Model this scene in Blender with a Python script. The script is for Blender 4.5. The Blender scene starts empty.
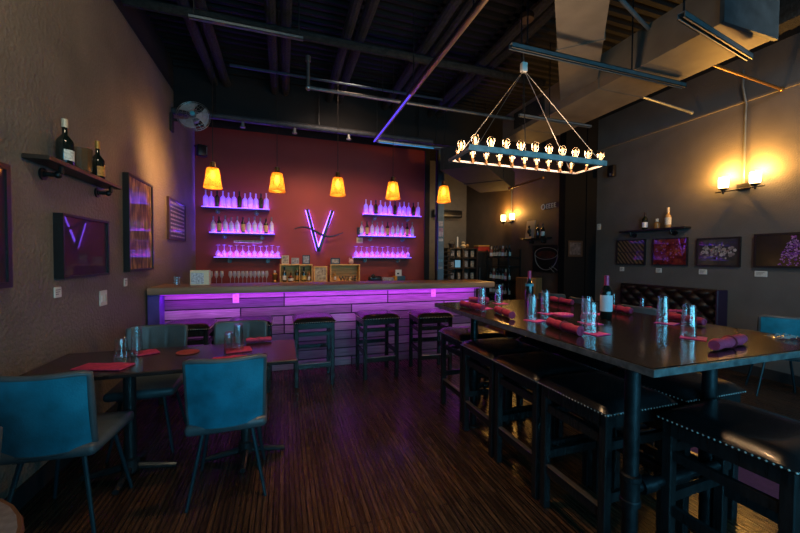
import bpy, bmesh, math, random
from mathutils import Vector, Matrix, Euler
random.seed(7)
PI = math.pi
sc = bpy.context.scene
COL = sc.collection

# ------------------------------------------------------------------ mesh builder
class MB:
    def __init__(s): s.v = []; s.f = []; s.m = []
    def add(s, vs, fs, mi=0, M=None):
        o = len(s.v)
        if M is not None: vs = [M @ Vector(p) for p in vs]
        s.v += [tuple(p) for p in vs]; s.f += [tuple(i + o for i in f) for f in fs]; s.m += [mi] * len(fs)
        return s
    def box(s, x0, x1, y0, y1, z0, z1, mi=0, M=None):
        return s.add([(x0,y0,z0),(x1,y0,z0),(x1,y1,z0),(x0,y1,z0),(x0,y0,z1),(x1,y0,z1),(x1,y1,z1),(x0,y1,z1)],
                     [(3,2,1,0),(4,5,6,7),(0,1,5,4),(1,2,6,5),(2,3,7,6),(3,0,4,7)], mi, M)
    def rbox(s, x0, x1, y0, y1, z0, z1, r=.01, seg=2, mi=0, M=None):
        bm = bmesh.new(); bmesh.ops.create_cube(bm, size=1)
        for v in bm.verts:
            v.co = Vector((x0 + (v.co.x + .5) * (x1 - x0), y0 + (v.co.y + .5) * (y1 - y0), z0 + (v.co.z + .5) * (z1 - z0)))
        bmesh.ops.bevel(bm, geom=bm.edges[:], offset=r, segments=seg, profile=.5, affect='EDGES')
        bm.verts.index_update()
        s.add([v.co.copy() for v in bm.verts], [[v.index for v in f.verts] for f in bm.faces], mi, M); bm.free(); return s
    def tube(s, pts, r, n=8, mi=0, closed=False, caps=True, M=None):
        P = [Vector(p) for p in pts]; R = r if isinstance(r, (list, tuple)) else [r] * len(P)
        vs = []; N = len(P); up = None
        for i, p in enumerate(P):
            if closed: t = (P[(i + 1) % N] - P[i - 1])
            else: t = P[min(i + 1, N - 1)] - P[max(i - 1, 0)]
            t.normalize()
            if up is None:
                up = Vector((0,0,1)) if abs(t.z) < .9 else Vector((1,0,0))
            a = t.cross(up).normalized(); b = a.cross(t).normalized(); up = b
            for k in range(n):
                q = 2 * PI * k / n + PI / n
                vs.append(p + (a * math.cos(q) + b * math.sin(q)) * R[i])
        fs = []
        for i in range(N if closed else N - 1):
            j = (i + 1) % N
            for k in range(n):
                l = (k + 1) % n
                fs.append((i*n+k, i*n+l, j*n+l, j*n+k))
        if caps and not closed:
            fs.append(tuple(reversed(range(n)))) ; fs.append(tuple(range((N-1)*n, N*n)))
        return s.add(vs, fs, mi, M)
    def lathe(s, prof, n=16, c=(0,0,0), mi=0, M=None):
        vs = []; fs = []; c = Vector(c)
        for r, z in prof:
            for k in range(n):
                a = 2 * PI * k / n; vs.append(c + Vector((r * math.cos(a), r * math.sin(a), z)))
        m = len(prof)
        for i in range(m - 1):
            for k in range(n):
                l = (k + 1) % n; fs.append((i*n+k, i*n+l, (i+1)*n+l, (i+1)*n+k))
        if prof[0][0] > 1e-4: fs.append(tuple(reversed(range(n))))
        if prof[-1][0] > 1e-4: fs.append(tuple(range((m-1)*n, m*n)))
        return s.add(vs, fs, mi, M)
    def ball(s, c, r, n=10, mi=0, sc=(1,1,1)):
        pr = [(max(1e-5, r * math.sin(PI * i / (n//2+2))) * sc[0], -r * math.cos(PI * i / (n//2+2)) * sc[2]) for i in range(n//2+3)]
        return s.lathe(pr, n, c, mi)
    def grid(s, fn, nu, nv, mi=0, M=None, flip=False):
        vs = [fn(i / nu, j / nv) for j in range(nv + 1) for i in range(nu + 1)]
        fs = []
        for j in range(nv):
            for i in range(nu):
                a = j * (nu + 1) + i; q = (a, a + 1, a + nu + 2, a + nu + 1)
                fs.append(q[::-1] if flip else q)
        return s.add(vs, fs, mi, M)
    def build(s, name, mats, parent=None, loc=None, rz=0, smooth=35):
        me = bpy.data.meshes.new(name); me.from_pydata(s.v, [], s.f); me.update()
        if not isinstance(mats, (list, tuple)): mats = [mats]
        for m in mats: me.materials.append(m)
        if len(mats) > 1: me.polygons.foreach_set('material_index', s.m)
        if smooth:
            me.polygons.foreach_set('use_smooth', [True] * len(me.polygons)); me.set_sharp_from_angle(angle=math.radians(smooth))
        o = bpy.data.objects.new(name, me); COL.objects.link(o)
        if loc is not None: o.location = loc
        o.rotation_euler.z = rz
        if parent is not None: o.parent = parent
        return o

def tag(o, label, cat, group=None, kind=None):
    if label: o['label'] = label
    if cat: o['category'] = cat
    if group: o['group'] = group
    if kind: o['kind'] = kind
    return o
def thing(name, label, cat, loc=(0,0,0), rz=0, group=None):
    o = bpy.data.objects.new(name, None); COL.objects.link(o); o.empty_display_size = .05
    o.location = loc; o.rotation_euler.z = rz
    return tag(o, label, cat, group)
def struct(name, mb, m, smooth=0, label=None):
    o = mb.build(name, m, smooth=smooth); o['kind'] = 'structure'
    if label: o['label'] = label
    return o
def dup(root, loc, rz, label, group=None):
    r = root.copy(); COL.objects.link(r); r.location = loc; r.rotation_euler.z = rz; r['label'] = label
    if group: r['group'] = group
    for ch in list(root.children):
        c = ch.copy(); COL.objects.link(c); c.parent = r
        for g in ch.children:
            d = g.copy(); COL.objects.link(d); d.parent = c
    return r
ORD = ['first','second','third','fourth','fifth','sixth','seventh','eighth','ninth','tenth','eleventh','twelfth']

# ------------------------------------------------------------------ materials
def mat(name, col, rough=.5, metal=0, noise=0, nscale=8, bump=0, bscale=60, coat=0, emis=None, es=0, spec=.5, trans=0, alpha=1, ior=1.45, stretch=(1,1,1), col2=None):
    m = bpy.data.materials.new(name); m.use_nodes = True; nt = m.node_tree; b = nt.nodes['Principled BSDF']
    c = (*col, 1); b.inputs['Base Color'].default_value = c
    b.inputs['Roughness'].default_value = rough; b.inputs['Metallic'].default_value = metal
    b.inputs['Coat Weight'].default_value = coat; b.inputs['Coat Roughness'].default_value = .06
    b.inputs['Specular IOR Level'].default_value = spec; b.inputs['Transmission Weight'].default_value = trans
    b.inputs['IOR'].default_value = ior; b.inputs['Alpha'].default_value = alpha
    if emis: b.inputs['Emission Color'].default_value = (*emis, 1); b.inputs['Emission Strength'].default_value = es
    if noise or bump or col2:
        tc = nt.nodes.new('ShaderNodeTexCoord'); mp = nt.nodes.new('ShaderNodeMapping'); mp.inputs['Scale'].default_value = stretch
        nt.links.new(tc.outputs['Object'], mp.inputs['Vector'])
    if noise or col2:
        n = nt.nodes.new('ShaderNodeTexNoise'); n.inputs['Scale'].default_value = nscale; n.inputs['Detail'].default_value = 5
        nt.links.new(mp.outputs[0], n.inputs['Vector'])
        r = nt.nodes.new('ShaderNodeValToRGB'); r.color_ramp.elements[0].position = .3; r.color_ramp.elements[1].position = .7
        d = col2 or tuple(x * (1 - noise) for x in col)
        u = col if col2 else tuple(min(1, x * (1 + noise)) for x in col)
        r.color_ramp.elements[0].color = (*d, 1); r.color_ramp.elements[1].color = (*u, 1)
        nt.links.new(n.outputs['Fac'], r.inputs[0]); nt.links.new(r.outputs[0], b.inputs['Base Color'])
    if bump:
        n2 = nt.nodes.new('ShaderNodeTexNoise'); n2.inputs['Scale'].default_value = bscale; n2.inputs['Detail'].default_value = 4
        nt.links.new(mp.outputs[0], n2.inputs['Vector'])
        bp = nt.nodes.new('ShaderNodeBump'); bp.inputs['Strength'].default_value = bump; bp.inputs['Distance'].default_value = .01
        nt.links.new(n2.outputs['Fac'], bp.inputs['Height']); nt.links.new(bp.outputs[0], b.inputs['Normal'])
    return m
def emit(name, col, s):
    m = bpy.data.materials.new(name); m.use_nodes = True; nt = m.node_tree; nt.nodes.clear()
    e = nt.nodes.new('ShaderNodeEmission'); e.inputs[0].default_value = (*col, 1); e.inputs[1].default_value = s
    o = nt.nodes.new('ShaderNodeOutputMaterial'); nt.links.new(e.outputs[0], o.inputs[0]); return m
def clear_glass(name, tint=(1,1,1), refl=.25, rough=.03, trl=0, trcol=(1,1,1)):
    """thin glass: transparent mixed with gloss (and a little frosted translucency)"""
    m = bpy.data.materials.new(name); m.use_nodes = True; nt = m.node_tree; nt.nodes.clear(); N = nt.nodes.new; L = nt.links.new
    t = N('ShaderNodeBsdfTransparent'); t.inputs[0].default_value = (*tint, 1)
    g = N('ShaderNodeBsdfGlossy'); g.inputs['Roughness'].default_value = rough
    lw = N('ShaderNodeLayerWeight'); lw.inputs[0].default_value = .35
    ma = N('ShaderNodeMath'); ma.operation = 'MULTIPLY_ADD'; ma.inputs[1].default_value = .75; ma.inputs[2].default_value = refl * .3
    L(lw.outputs['Facing'], ma.inputs[0])
    mx = N('ShaderNodeMixShader'); L(ma.outputs[0], mx.inputs[0]); L(t.outputs[0], mx.inputs[1]); L(g.outputs[0], mx.inputs[2])
    last = mx
    if trl:
        tr = N('ShaderNodeBsdfTranslucent'); tr.inputs[0].default_value = (*trcol, 1)
        df = N('ShaderNodeBsdfDiffuse'); df.inputs[0].default_value = (*trcol, 1)
        ad = N('ShaderNodeMixShader'); L(tr.outputs[0], ad.inputs[1]); L(df.outputs[0], ad.inputs[2]); ad.inputs[0].default_value = .4
        m2 = N('ShaderNodeMixShader'); m2.inputs[0].default_value = trl; L(mx.outputs[0], m2.inputs[1]); L(ad.outputs[0], m2.inputs[2]); last = m2
    o = N('ShaderNodeOutputMaterial'); L(last.outputs[0], o.inputs[0]); return m

M_wall = mat('wall_paint', (.150,.122,.096), .55, noise=.16, nscale=3, bump=1, bscale=38)
M_wallr = mat('wall_paint_dark', (.108,.097,.090), .7, noise=.12, nscale=3, bump=.35, bscale=60)
M_brown = mat('wall_paint_brown', (.085,.058,.042), .7, noise=.15, nscale=4, bump=.3)
M_grey = mat('wall_paint_grey', (.12,.105,.085), .7, noise=.1)
M_red = mat('wall_paint_red', (.25,.030,.023), .6, noise=.08, nscale=2, bump=.12, bscale=80)
M_black = mat('black_paint', (.012,.012,.013), .7)
M_blackg = mat('black_gloss_wood', (.016,.016,.017), .24, noise=.3, nscale=12, bump=.08, bscale=40, stretch=(6,6,1))
M_deck = mat('black_deck', (.0022,.0022,.0026), .85)
M_insul = mat('joist_fireproofing', (.013,.0125,.011), .9, noise=.6, nscale=30, bump=1, bscale=55)
M_bulk = mat('bulkhead_paint', (.003,.003,.0033), .85, noise=.2)
M_leather = mat('black_vinyl', (.008,.008,.009), .27, noise=.2, nscale=15, bump=.08, bscale=180, spec=.8, coat=.25)
M_nail = mat('nailhead_metal', (.75,.74,.72), .35, .8)
M_steel = mat('steel', (.28,.27,.26), .38, .9, noise=.2, nscale=20)
M_pipe = mat('pipe_dark', (.028,.032,.036), .4, .8, noise=.4, nscale=25, bump=.1)
M_teal = mat('teal_leather', (.012,.165,.24), .36, noise=.38, nscale=7, bump=.15, bscale=120)
M_tealin = mat('grey_teal_leather', (.062,.075,.082), .36, noise=.22, nscale=7, bump=.15, bscale=120)
M_cleg = mat('chair_leg_metal', (.012,.035,.045), .4, .4)
M_tabletop = mat('dark_epoxy_top', (.016,.011,.008), .15, spec=.35, noise=.6, nscale=6, stretch=(1,.25,1), coat=.1, bump=.16, bscale=9)
M_tablel = mat('dark_laminate', (.022,.014,.013), .22, noise=.3, nscale=6, bump=.03, bscale=20)
M_barslab = mat('bar_slab_wood', (.34,.19,.12), .42, noise=.45, nscale=5, stretch=(.25,3,3), bump=.3, bscale=20)
M_napkin = mat('crimson_cloth', (.46,.03,.09), .8, noise=.25, nscale=30, bump=.3, bscale=150)
M_coaster = mat('magenta_coaster', (.80,.06,.34), .7)
M_white = mat('white_plastic', (.62,.60,.56), .5)
M_label = mat('paper_label', (.62,.58,.5), .7, noise=.35, nscale=90)
M_labely = mat('yellow_label', (.55,.38,.1), .6, noise=.3, nscale=60)
M_labelo = mat('orange_label', (.5,.22,.04), .6, noise=.3, nscale=60)
M_crate = mat('crate_pine', (.62,.33,.10), .6, noise=.35, nscale=6, stretch=(.5,4,6), bump=.2)
M_darkwood = mat('dark_wood', (.035,.02,.013), .4, noise=.4, nscale=6, stretch=(.5,4,4), bump=.1)
M_frame = mat('black_frame', (.010,.009,.009), .35)
M_duct = mat('duct_metal_painted', (.135,.115,.092), .55, .25, noise=.15, nscale=6, bump=.1, bscale=12)
M_ductd = mat('duct_metal_dark', (.012,.012,.012), .85, 0, noise=.3, nscale=8, bump=.2, bscale=10)
M_strut = mat('strut_channel', (.13,.145,.155), .4, .4, noise=.15, nscale=14)
M_bottled = mat('dark_wine_glass', (.006,.010,.008), .12, spec=.7, coat=.5)
M_bottleg = mat('dark_amber_bottle', (.028,.022,.006), .15, spec=.6)
M_glass = clear_glass('clear_glass')
M_bulbg = clear_glass('bulb_glass', (1,.93,.82), .15)
M_bottlec = clear_glass('clear_bottle', (.9,.92,1), .3, .1, .7, (.85,.85,.95))
M_wineg = clear_glass('wineglass', (.95,.96,1), .4, .08, .5, (.9,.9,.95))
M_tuft = mat('oxblood_leather', (.009,.0045,.004), .4, noise=.25, nscale=5, bump=.1)
M_gold = mat('antique_bronze', (.28,.15,.05), .35, .8)
M_iron = mat('cast_iron', (.03,.026,.024), .4, .7, bump=.2)
M_bulbcap = mat('bronze_socket', (.10,.05,.02), .4, .8)
M_fil = emit('filament', (1,.5,.16), 7)
M_fil2 = emit('pendant_bulb', (1,.52,.14), 22)
M_sconce = emit('sconce_glass_lit', (1,.62,.22), 14)
M_led = emit('violet_led_panel', (.16,.07,1), 5)
M_ledv = emit('violet_led_tube', (.20,.075,1), 11)
M_ledbar = emit('purple_led_strip', (.45,.03,1), 1.2)
M_ledtrack = emit('blue_violet_led', (.10,.06,1), 1.3)

# amber perforated shade: translucent + partly see-through
def amber():
    m = bpy.data.materials.new('amber_mesh_shade'); m.use_nodes = True; nt = m.node_tree; nt.nodes.clear(); N = nt.nodes.new; L = nt.links.new
    tr = N('ShaderNodeBsdfTranslucent'); tr.inputs[0].default_value = (.80,.47,.15,1)
    df = N('ShaderNodeBsdfDiffuse'); df.inputs[0].default_value = (.5,.25,.06,1)
    a = N('ShaderNodeMixShader'); a.inputs[0].default_value = .25; L(tr.outputs[0], a.inputs[1]); L(df.outputs[0], a.inputs[2])
    t = N('ShaderNodeBsdfTransparent'); t.inputs[0].default_value = (1,.75,.4,1)
    tc = N('ShaderNodeTexCoord'); v = N('ShaderNodeTexVoronoi'); v.inputs['Scale'].default_value = 55; L(tc.outputs['Object'], v.inputs['Vector'])
    cr = N('ShaderNodeValToRGB'); cr.color_ramp.elements[0].position = .3; cr.color_ramp.elements[0].color = (.7,.7,.7,1); cr.color_ramp.elements[1].position = .42; cr.color_ramp.elements[1].color = (.38,.38,.38,1)
    L(v.outputs['Distance'], cr.inputs[0])
    mx = N('ShaderNodeMixShader'); L(cr.outputs[0], mx.inputs[0]); L(a.outputs[0], mx.inputs[1]); L(t.outputs[0], mx.inputs[2])
    o = N('ShaderNodeOutputMaterial'); L(mx.outputs[0], o.inputs[0]); return m
M_amber = amber()

def plank_mat(name, w, length, cols, rough, bump, vertical=False, along='Y', gap=.012, grain=.5, roughvar=0):
    """planks: brick pattern; along = axis the boards run. vertical: on a wall facing Y (boards run X, stacked in Z)"""
    m = bpy.data.materials.new(name); m.use_nodes = True; nt = m.node_tree; b = nt.nodes['Principled BSDF']; N = nt.nodes.new; L = nt.links.new
    tc = N('ShaderNodeTexCoord'); sp = N('ShaderNodeSeparateXYZ'); cb = N('ShaderNodeCombineXYZ'); L(tc.outputs['Object'], sp.inputs[0])
    if vertical: L(sp.outputs['X'], cb.inputs[0]); L(sp.outputs['Z'], cb.inputs[1])
    elif along == 'Y': L(sp.outputs['Y'], cb.inputs[0]); L(sp.outputs['X'], cb.inputs[1])
    br = N('ShaderNodeTexBrick'); br.inputs['Scale'].default_value = 1; br.inputs['Brick Width'].default_value = length; br.inputs['Row Height'].default_value = w
    br.inputs['Mortar Size'].default_value = gap * w * 2; br.inputs['Bias'].default_value = 0; br.offset = .37; br.offset_frequency = 3
    br.inputs['Color1'].default_value = (0,0,0,1); br.inputs['Color2'].default_value = (1,1,1,1); br.inputs['Mortar'].default_value = (.5,.5,.5,1)
    L(cb.outputs[0], br.inputs['Vector'])
    cr = N('ShaderNodeValToRGB'); E = cr.color_ramp.elements; E[0].color = (*cols[0],1); E[1].color = (*cols[-1],1)
    for i, c in enumerate(cols[1:-1]): e = E.new((i + 1) / (len(cols) - 1)); e.color = (*c,1)
    L(br.outputs['Color'], cr.inputs[0])
    mp = N('ShaderNodeMapping'); mp.inputs['Scale'].default_value = (1.5, 30, 1); L(cb.outputs[0], mp.inputs[0])
    ns = N('ShaderNodeTexNoise'); ns.inputs['Scale'].default_value = 3; ns.inputs['Detail'].default_value = 6; L(mp.outputs[0], ns.inputs['Vector'])
    mr = N('ShaderNodeMapRange'); mr.inputs[1].default_value = .25; mr.inputs[2].default_value = .75; mr.inputs[3].default_value = 1 - grain; mr.inputs[4].default_value = 1 + grain
    L(ns.outputs['Fac'], mr.inputs[0])
    mu = N('ShaderNodeVectorMath'); mu.operation = 'SCALE'; L(cr.outputs[0], mu.inputs[0]); L(mr.outputs[0], mu.inputs['Scale'])
    mm = N('ShaderNodeMix'); mm.data_type = 'RGBA'; L(br.outputs['Fac'], mm.inputs[0]); L(mu.outputs[0], mm.inputs[6]); mm.inputs[7].default_value = (.004,.003,.003,1)
    L(mm.outputs[2], b.inputs['Base Color'])
    b.inputs['Roughness'].default_value = rough
    if roughvar:
        m3 = N('ShaderNodeMapRange'); m3.inputs[3].default_value = rough - roughvar; m3.inputs[4].default_value = rough + roughvar; L(ns.outputs['Fac'], m3.inputs[0]); L(m3.outputs[0], b.inputs['Roughness'])
    bp = N('ShaderNodeBump'); bp.inputs['Strength'].default_value = bump; bp.inputs['Distance'].default_value = .004
    ad = N('ShaderNodeMath'); ad.operation = 'SUBTRACT'; L(ns.outputs['Fac'], ad.inputs[0]); L(br.outputs['Fac'], ad.inputs[1]); L(ad.outputs[0], bp.inputs['Height']); L(bp.outputs[0], b.inputs['Normal'])
    return m
M_floor = plank_mat('floor_boards', .030, .9, [(.024,.012,.007),(.040,.020,.010),(.072,.035,.016),(.030,.015,.008)], .27, .25, gap=.07, grain=.6, roughvar=.08)
M_barfront = plank_mat('reclaimed_planks', .115, 1.35, [(.05,.045,.05),(.24,.20,.17),(.36,.31,.27),(.12,.09,.08),(.30,.25,.20)], .55, .6, vertical=True, gap=.035, grain=.45)

def area(name, loc, rot, sx, sy, e, col, spread=180):
    l = bpy.data.lights.new(name, 'AREA'); l.shape = 'RECTANGLE'; l.size = sx; l.size_y = sy; l.energy = e; l.color = col; l.spread = math.radians(spread)
    o = bpy.data.objects.new(name, l); COL.objects.link(o); o.location = loc; o.rotation_euler = rot; return o
# ------------------------------------------------------------------ room
XL, XR, YF = -1.42, 5.5, -1.7
struct('floor', MB().box(-1.7, 7, YF, 9.1, -.1, 0), M_floor)
# ceiling: corrugated deck, ribs run along X
cb = MB(); n = 90; y0 = YF; step = (9.0 - YF) / n
prof = []
for i in range(n):
    y = y0 + i * step; prof += [(y, 4.10), (y + step * .4, 4.10), (y + step * .5, 4.05), (y + step * .9, 4.05)]
vs = [(-1.7, y, z) for y, z in prof] + [(7, y, z) for y, z in prof]; k = len(prof)
cb.add(vs, [(i, i + 1, k + i + 1, k + i) for i in range(k - 1)]); cb.box(-1.7, 7, YF, 9.0, 4.11, 4.2)
struct('ceiling', cb, M_deck)
struct('wall_left', MB().box(XL - .1, XL, YF, 6.8, 0, 3.66), M_wall)
struct('trim_1', MB().box(XL - .1, XL + .002, YF, 6.8, 3.66, 4.15), M_black)
struct('wall_bar', MB().box(XL - .1, 2.742, 6.7, 6.85, 0, 3.62), M_red)
struct('trim_2', MB().box(XL - .1, 2.742, 6.7, 6.85, 3.62, 4.15), M_black)
struct('wall_right', MB().box(XR, XR + .1, YF, 5.05, 0, 3.98), M_wallr)
struct('trim_3', MB().box(XR - .025, XR, YF, 5.05, 3.40, 3.425), M_wallr)
struct('trim_4', MB().box(XR - .002, XR + .1, YF, 5.05, 3.98, 4.15), M_black)
# black jog at the end of the right wall, and the lobby behind the bar
struct('wall_jog', MB().box(4.79, 5.5, 5.05, 5.2, 0, 4.15).box(5.26, 5.5, 5.03, 5.05, 0, 4.15), mat('matt_black_wall', (.0035,.0035,.004), .9, spec=.2))
struct('wall_lobby', MB().box(4.85, 4.95, 5.2, 8.75, 0, 4.15), M_brown)
struct('wall_back', MB().box(2.7, 4.95, 8.75, 8.85, 0, 4.15), M_grey)
struct('wall_partition', MB().box(2.742, 2.85, 6.68, 8.75, 0, 4.15), M_black)
# street wall behind the camera: two big windows and a glazed door
fw = MB(); X0, X1 = XL - .1, XR + .1
op = [(-1.0, .6, .75, 2.5), (1.0, 2.0, .05, 2.5), (2.4, 4.6, .75, 2.5)]
xs = X0
for a, b, z0, z1 in op:
    fw.box(xs, a, YF - .15, YF, 0, 4.15); fw.box(a, b, YF - .15, YF, 0, z0); fw.box(a, b, YF - .15, YF, z1, 4.15); xs = b
fw.box(xs, X1, YF - .15, YF, 0, 4.15)
struct('wall_front', fw, M_wallr)
for i, (a, b, z0, z1) in enumerate(op):
    w = MB()
    for q in ((a, a+.05, z0, z1), (b-.05, b, z0, z1), (a, b, z0, z0+.05), (a, b, z1-.05, z1)): w.box(q[0], q[1], YF-.1, YF-.05, q[2], q[3])
    w.box((a+b)/2-.02, (a+b)/2+.02, YF-.1, YF-.05, z0, z1) if i != 1 else w.box(a, b, YF-.1, YF-.05, 1.0, 1.08)
    o = struct('window_%d' % (i//2+1) if i != 1 else 'door_1', w, M_black)
    g = MB().box(a+.05, b-.05, YF-.08, YF-.074, z0+.05, z1-.05).build('pane', M_glass, o)
# painted dark base trim
struct('baseboard_left', MB().box(XL, XL + .015, YF, 6.7, 0, .12), M_black)
struct('baseboard_right', MB().box(XR - .015, XR, YF, 5.03, 0, .12), M_black)

# ------------------------------------------------------------------ ceiling works
def joist_pair(x, y0, y1, side, i):
    t = thing('ceiling_joist', side, 'joist', (x, 0, 3.8), group='fireproofed joists across the ceiling')
    for s in (-1, 1):
        MB().tube([(s*.075, y0 + (y1 - y0) * q / 24, .055 + .006 * math.sin(q * 2.1 + s)) for q in range(25)], .055, 10).build('bottom_chord', M_insul, t)
    w = MB()
    q = y0; z = 0
    while q < y1 - .3:
        w.tube([(0, q, .09), (0, q + .3, .27)], .014, 5); w.tube([(0, q + .3, .27), (0, q + .6, .09)], .014, 5); q += .6
    w.build('web', M_insul, t); MB().box(-.07, .07, y0, y1, .25, .29).build('top_chord', M_insul, t)
for i, (x, s) in enumerate(((-.84,'thick furry black joist pair nearest the brown wall with the bottle shelf'), (-.05,'furry black joist pair overhead between the first and second pendant lamps'),
        (.73,'furry black joist pair overhead above the third pendant lamp'), (1.62,'furry black joist pair overhead beside the long copper tube'), (2.42,'furry black joist pair overhead ending above the chandelier'),
        )):
    joist_pair(x, YF, 5.5, s, i)
# bulkhead over the bar with a pipe under it
t = thing('bulkhead', 'wide black board beam hanging under the ceiling above the bar', 'beam', (0, 5.55, 3.37))
MB().box(XL + .001, 4.75, -.03, .05, 0, .675).build('face_board', M_bulk, t)
MB().box(XL + .01, 4.75, -.08, .05, .62, .66).build('top_ledge', M_bulk, t)
t = thing('sprinkler_pipe', 'thick dusty blue grey pipe running below the black bulkhead above the bar', 'pipe', (0, 5.42, 3.36))
MB().tube([(XL + .01, 0, 0), (2.35, 0, 0)], .045, 12).build('pipe_run', mat('blue_grey_pipe', (.03,.036,.045), .6, .3, noise=.4, nscale=18, bump=.3), t)
for x in (-.9, .5, 2.1): MB().tube([(x, 0, .03), (x, 0, .69)], .008, 6).build('hanger_rod', M_pipe, t)
for x in (-.55, .15, .95, 1.7):
    MB().tube([(x, 0, -.04), (x, 0, -.11)], .022, 8).lathe([(.035,-.12),(.035,-.10)], 10, (x,0,0)).build('sprinkler_head', M_strut, t)
# fireproofed cross pipe, thin blue pipe
tag(MB().tube([(XL + .05 + 4.6 * q / 30, 3.82 + .004 * math.sin(q), 3.72) for q in range(31)], .045, 8).build('cross_pipe', M_insul),
    'furry black pipe crossing the joists nearest the camera', 'pipe')
tag(MB().tube([(-.62, 4.72, 3.74), (2.2, 4.72, 3.74)], .018, 8).build('conduit', mat('blue_conduit', (.06,.09,.12), .4, .7)),
    'thin bluish conduit crossing the joists just before the bulkhead', 'conduit')
# horizontal pipe with a riser
t = thing('gas_pipe', 'long grey pipe with an upright elbow at its near end, hung below the joists', 'pipe', (.27, 4.26, 3.4))
MB().tube([(0, 0, 0), (2.83, 0, 0)], .022, 10).tube([(0,0,-.02),(0,0,.33)], .02, 10).build('pipe_run', M_steel, t)
MB().tube([(0,0,.30),(0,0,.36)], .03, 10).build('pipe_cap', M_steel, t); MB().ball((0,0,0), .034).build('elbow', M_steel, t)
for x in (.9, 2.2): MB().tube([(x,0,0),(x,0,.66)], .006, 5).build('hanger_rod', M_pipe, t)
# light tracks
def track(name, label, p0, p1, rods, m=M_strut, led=None, w=.045, h=.04, top=4.06):
    p0, p1 = Vector(p0), Vector(p1); d = (p1 - p0); L = d.length; a = math.atan2(d.y, d.x)
    t = thing(name, label, 'track', p0, a)
    b = MB(); hw = w / 2
    b.box(0, L, -hw, -hw + .006, 0, h).box(0, L, hw - .006, hw, 0, h).box(0, L, -hw, hw, h - .006, h).box(0, L, -hw, -hw + .014, 0, .005).box(0, L, hw - .014, hw, 0, .005)
    b.build('channel', m, t)
    for r in rods: MB().tube([(L * r, 0, h), (L * r, 0, top - p0.z)], .006, 6).build('hanger_rod', M_pipe, t)
    if led: MB().box(L * led[0], L * led[1], -hw + .012, hw - .012, .004, .016).build('edge_reflection', M_ledtrack, t)
    return t
track('strut_track', 'blue lit steel strut channel the chandelier hangs from', (1.74, 2.445, 3.12), (3.755, 2.445, 3.12), (.08, .655), w=.05, h=.042)
track('strut_track', 'blue lit steel strut hung slantwise under the big duct near the right wall', (2.624, 1.737, 3.10), (3.71, 1.907, 3.03), (.03,), w=.05, h=.042)
track('strut_track', 'short grey strut rod behind the chandelier cables', (2.48, 3.31, 3.0), (3.5, 3.31, 3.0), (.05, .4), w=.035, h=.03, top=3.9)
track('strut_track', 'narrow glossy channel with violet specks between the two leftmost joist pairs', (-.71, 3.19, 3.3), (.16, 3.19, 3.3), (.04, .96), w=.035, h=.03)
t = thing('tube_light', 'long copper coloured tube running toward the bar with a blue violet glowing end', 'light', (1.315, 0, 3.2))
MB().tube([(0, 1.2, 0), (0, 5.2, 0)], .022, 12).build('tube', mat('copper_tube', (.28,.20,.14), .35, .7, noise=.1), t)
MB().tube([(-.018, 3.6, -.018), (-.018, 5.2, -.018)], .009, 6).build('edge_reflection', M_ledtrack, t)
MB().tube([(-.006, 1.2, .034), (-.006, 5.2, .034)], .016, 6).build('rail', M_pipe, t)
for y in (2.3, 3.55, 5.1): MB().tube([(0, y, .03), (0, y, .86)], .006, 6).build('hanger_rod', M_pipe, t)
t = thing('tube_light', 'grey tube running sideways from the glowing end of the copper tube', 'light', (1.32, 5.2, 3.2))
MB().tube([(.03, 0, 0), (2.05, 0, 0)], .03, 12).build('tube', M_steel, t)
MB().tube([(.06, -.02, -.026), (.95, -.02, -.026)], .007, 6).build('edge_reflection', emit('cyan_led', (.03,.25,.5), .9), t)
for x in (1.0, 1.9): MB().tube([(x, 0, .03), (x, 0, .86)], .006, 6).build('hanger_rod', M_pipe, t)

# ducts
def duct(name, label, p0, p1, w, h, m, z):
    p0, p1 = Vector((*p0, z)), Vector((*p1, z)); d = p1 - p0; L = d.length; a = math.atan2(d.y, d.x)
    t = thing(name, label, 'duct', p0, a)
    MB().box(0, L, -w/2, w/2, 0, h).build('duct_body', m, t, smooth=0)
    q = 1.1
    while q < L - .2: MB().box(q - .008, q + .008, -w/2 - .012, w/2 + .012, -.006, h + .012).build('seam_flange', m, t, smooth=0); q += 1.22
    return t, L
duct('air_duct', 'tan sheet metal duct slanting down the ceiling into the bigger duct', (.85, .80), (3.30, 3.32), .36, .30, M_duct, 3.3)
B, L = duct('air_duct', 'big tan rectangular duct running toward the back, its near end lit blue', (3.43, 1.76), (3.43, 4.55), .62, .34, M_duct, 3.2)
g = MB().box(1.9, 2.5, .31, .325, .06, .28)
for i in range(9): g.box(1.93, 2.47, .325, .335, .08 + i * .021, .088 + i * .021)
g.build('side_grille', M_ductd, B, smooth=0)
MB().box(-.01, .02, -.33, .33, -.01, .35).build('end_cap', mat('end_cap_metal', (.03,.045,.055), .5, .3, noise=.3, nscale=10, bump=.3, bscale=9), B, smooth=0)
duct('air_duct', 'low dark duct sloping away behind the chandelier above the bar end', (2.41, 4.50), (3.90, 5.85), .66, .32, M_ductd, 2.72)
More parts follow.
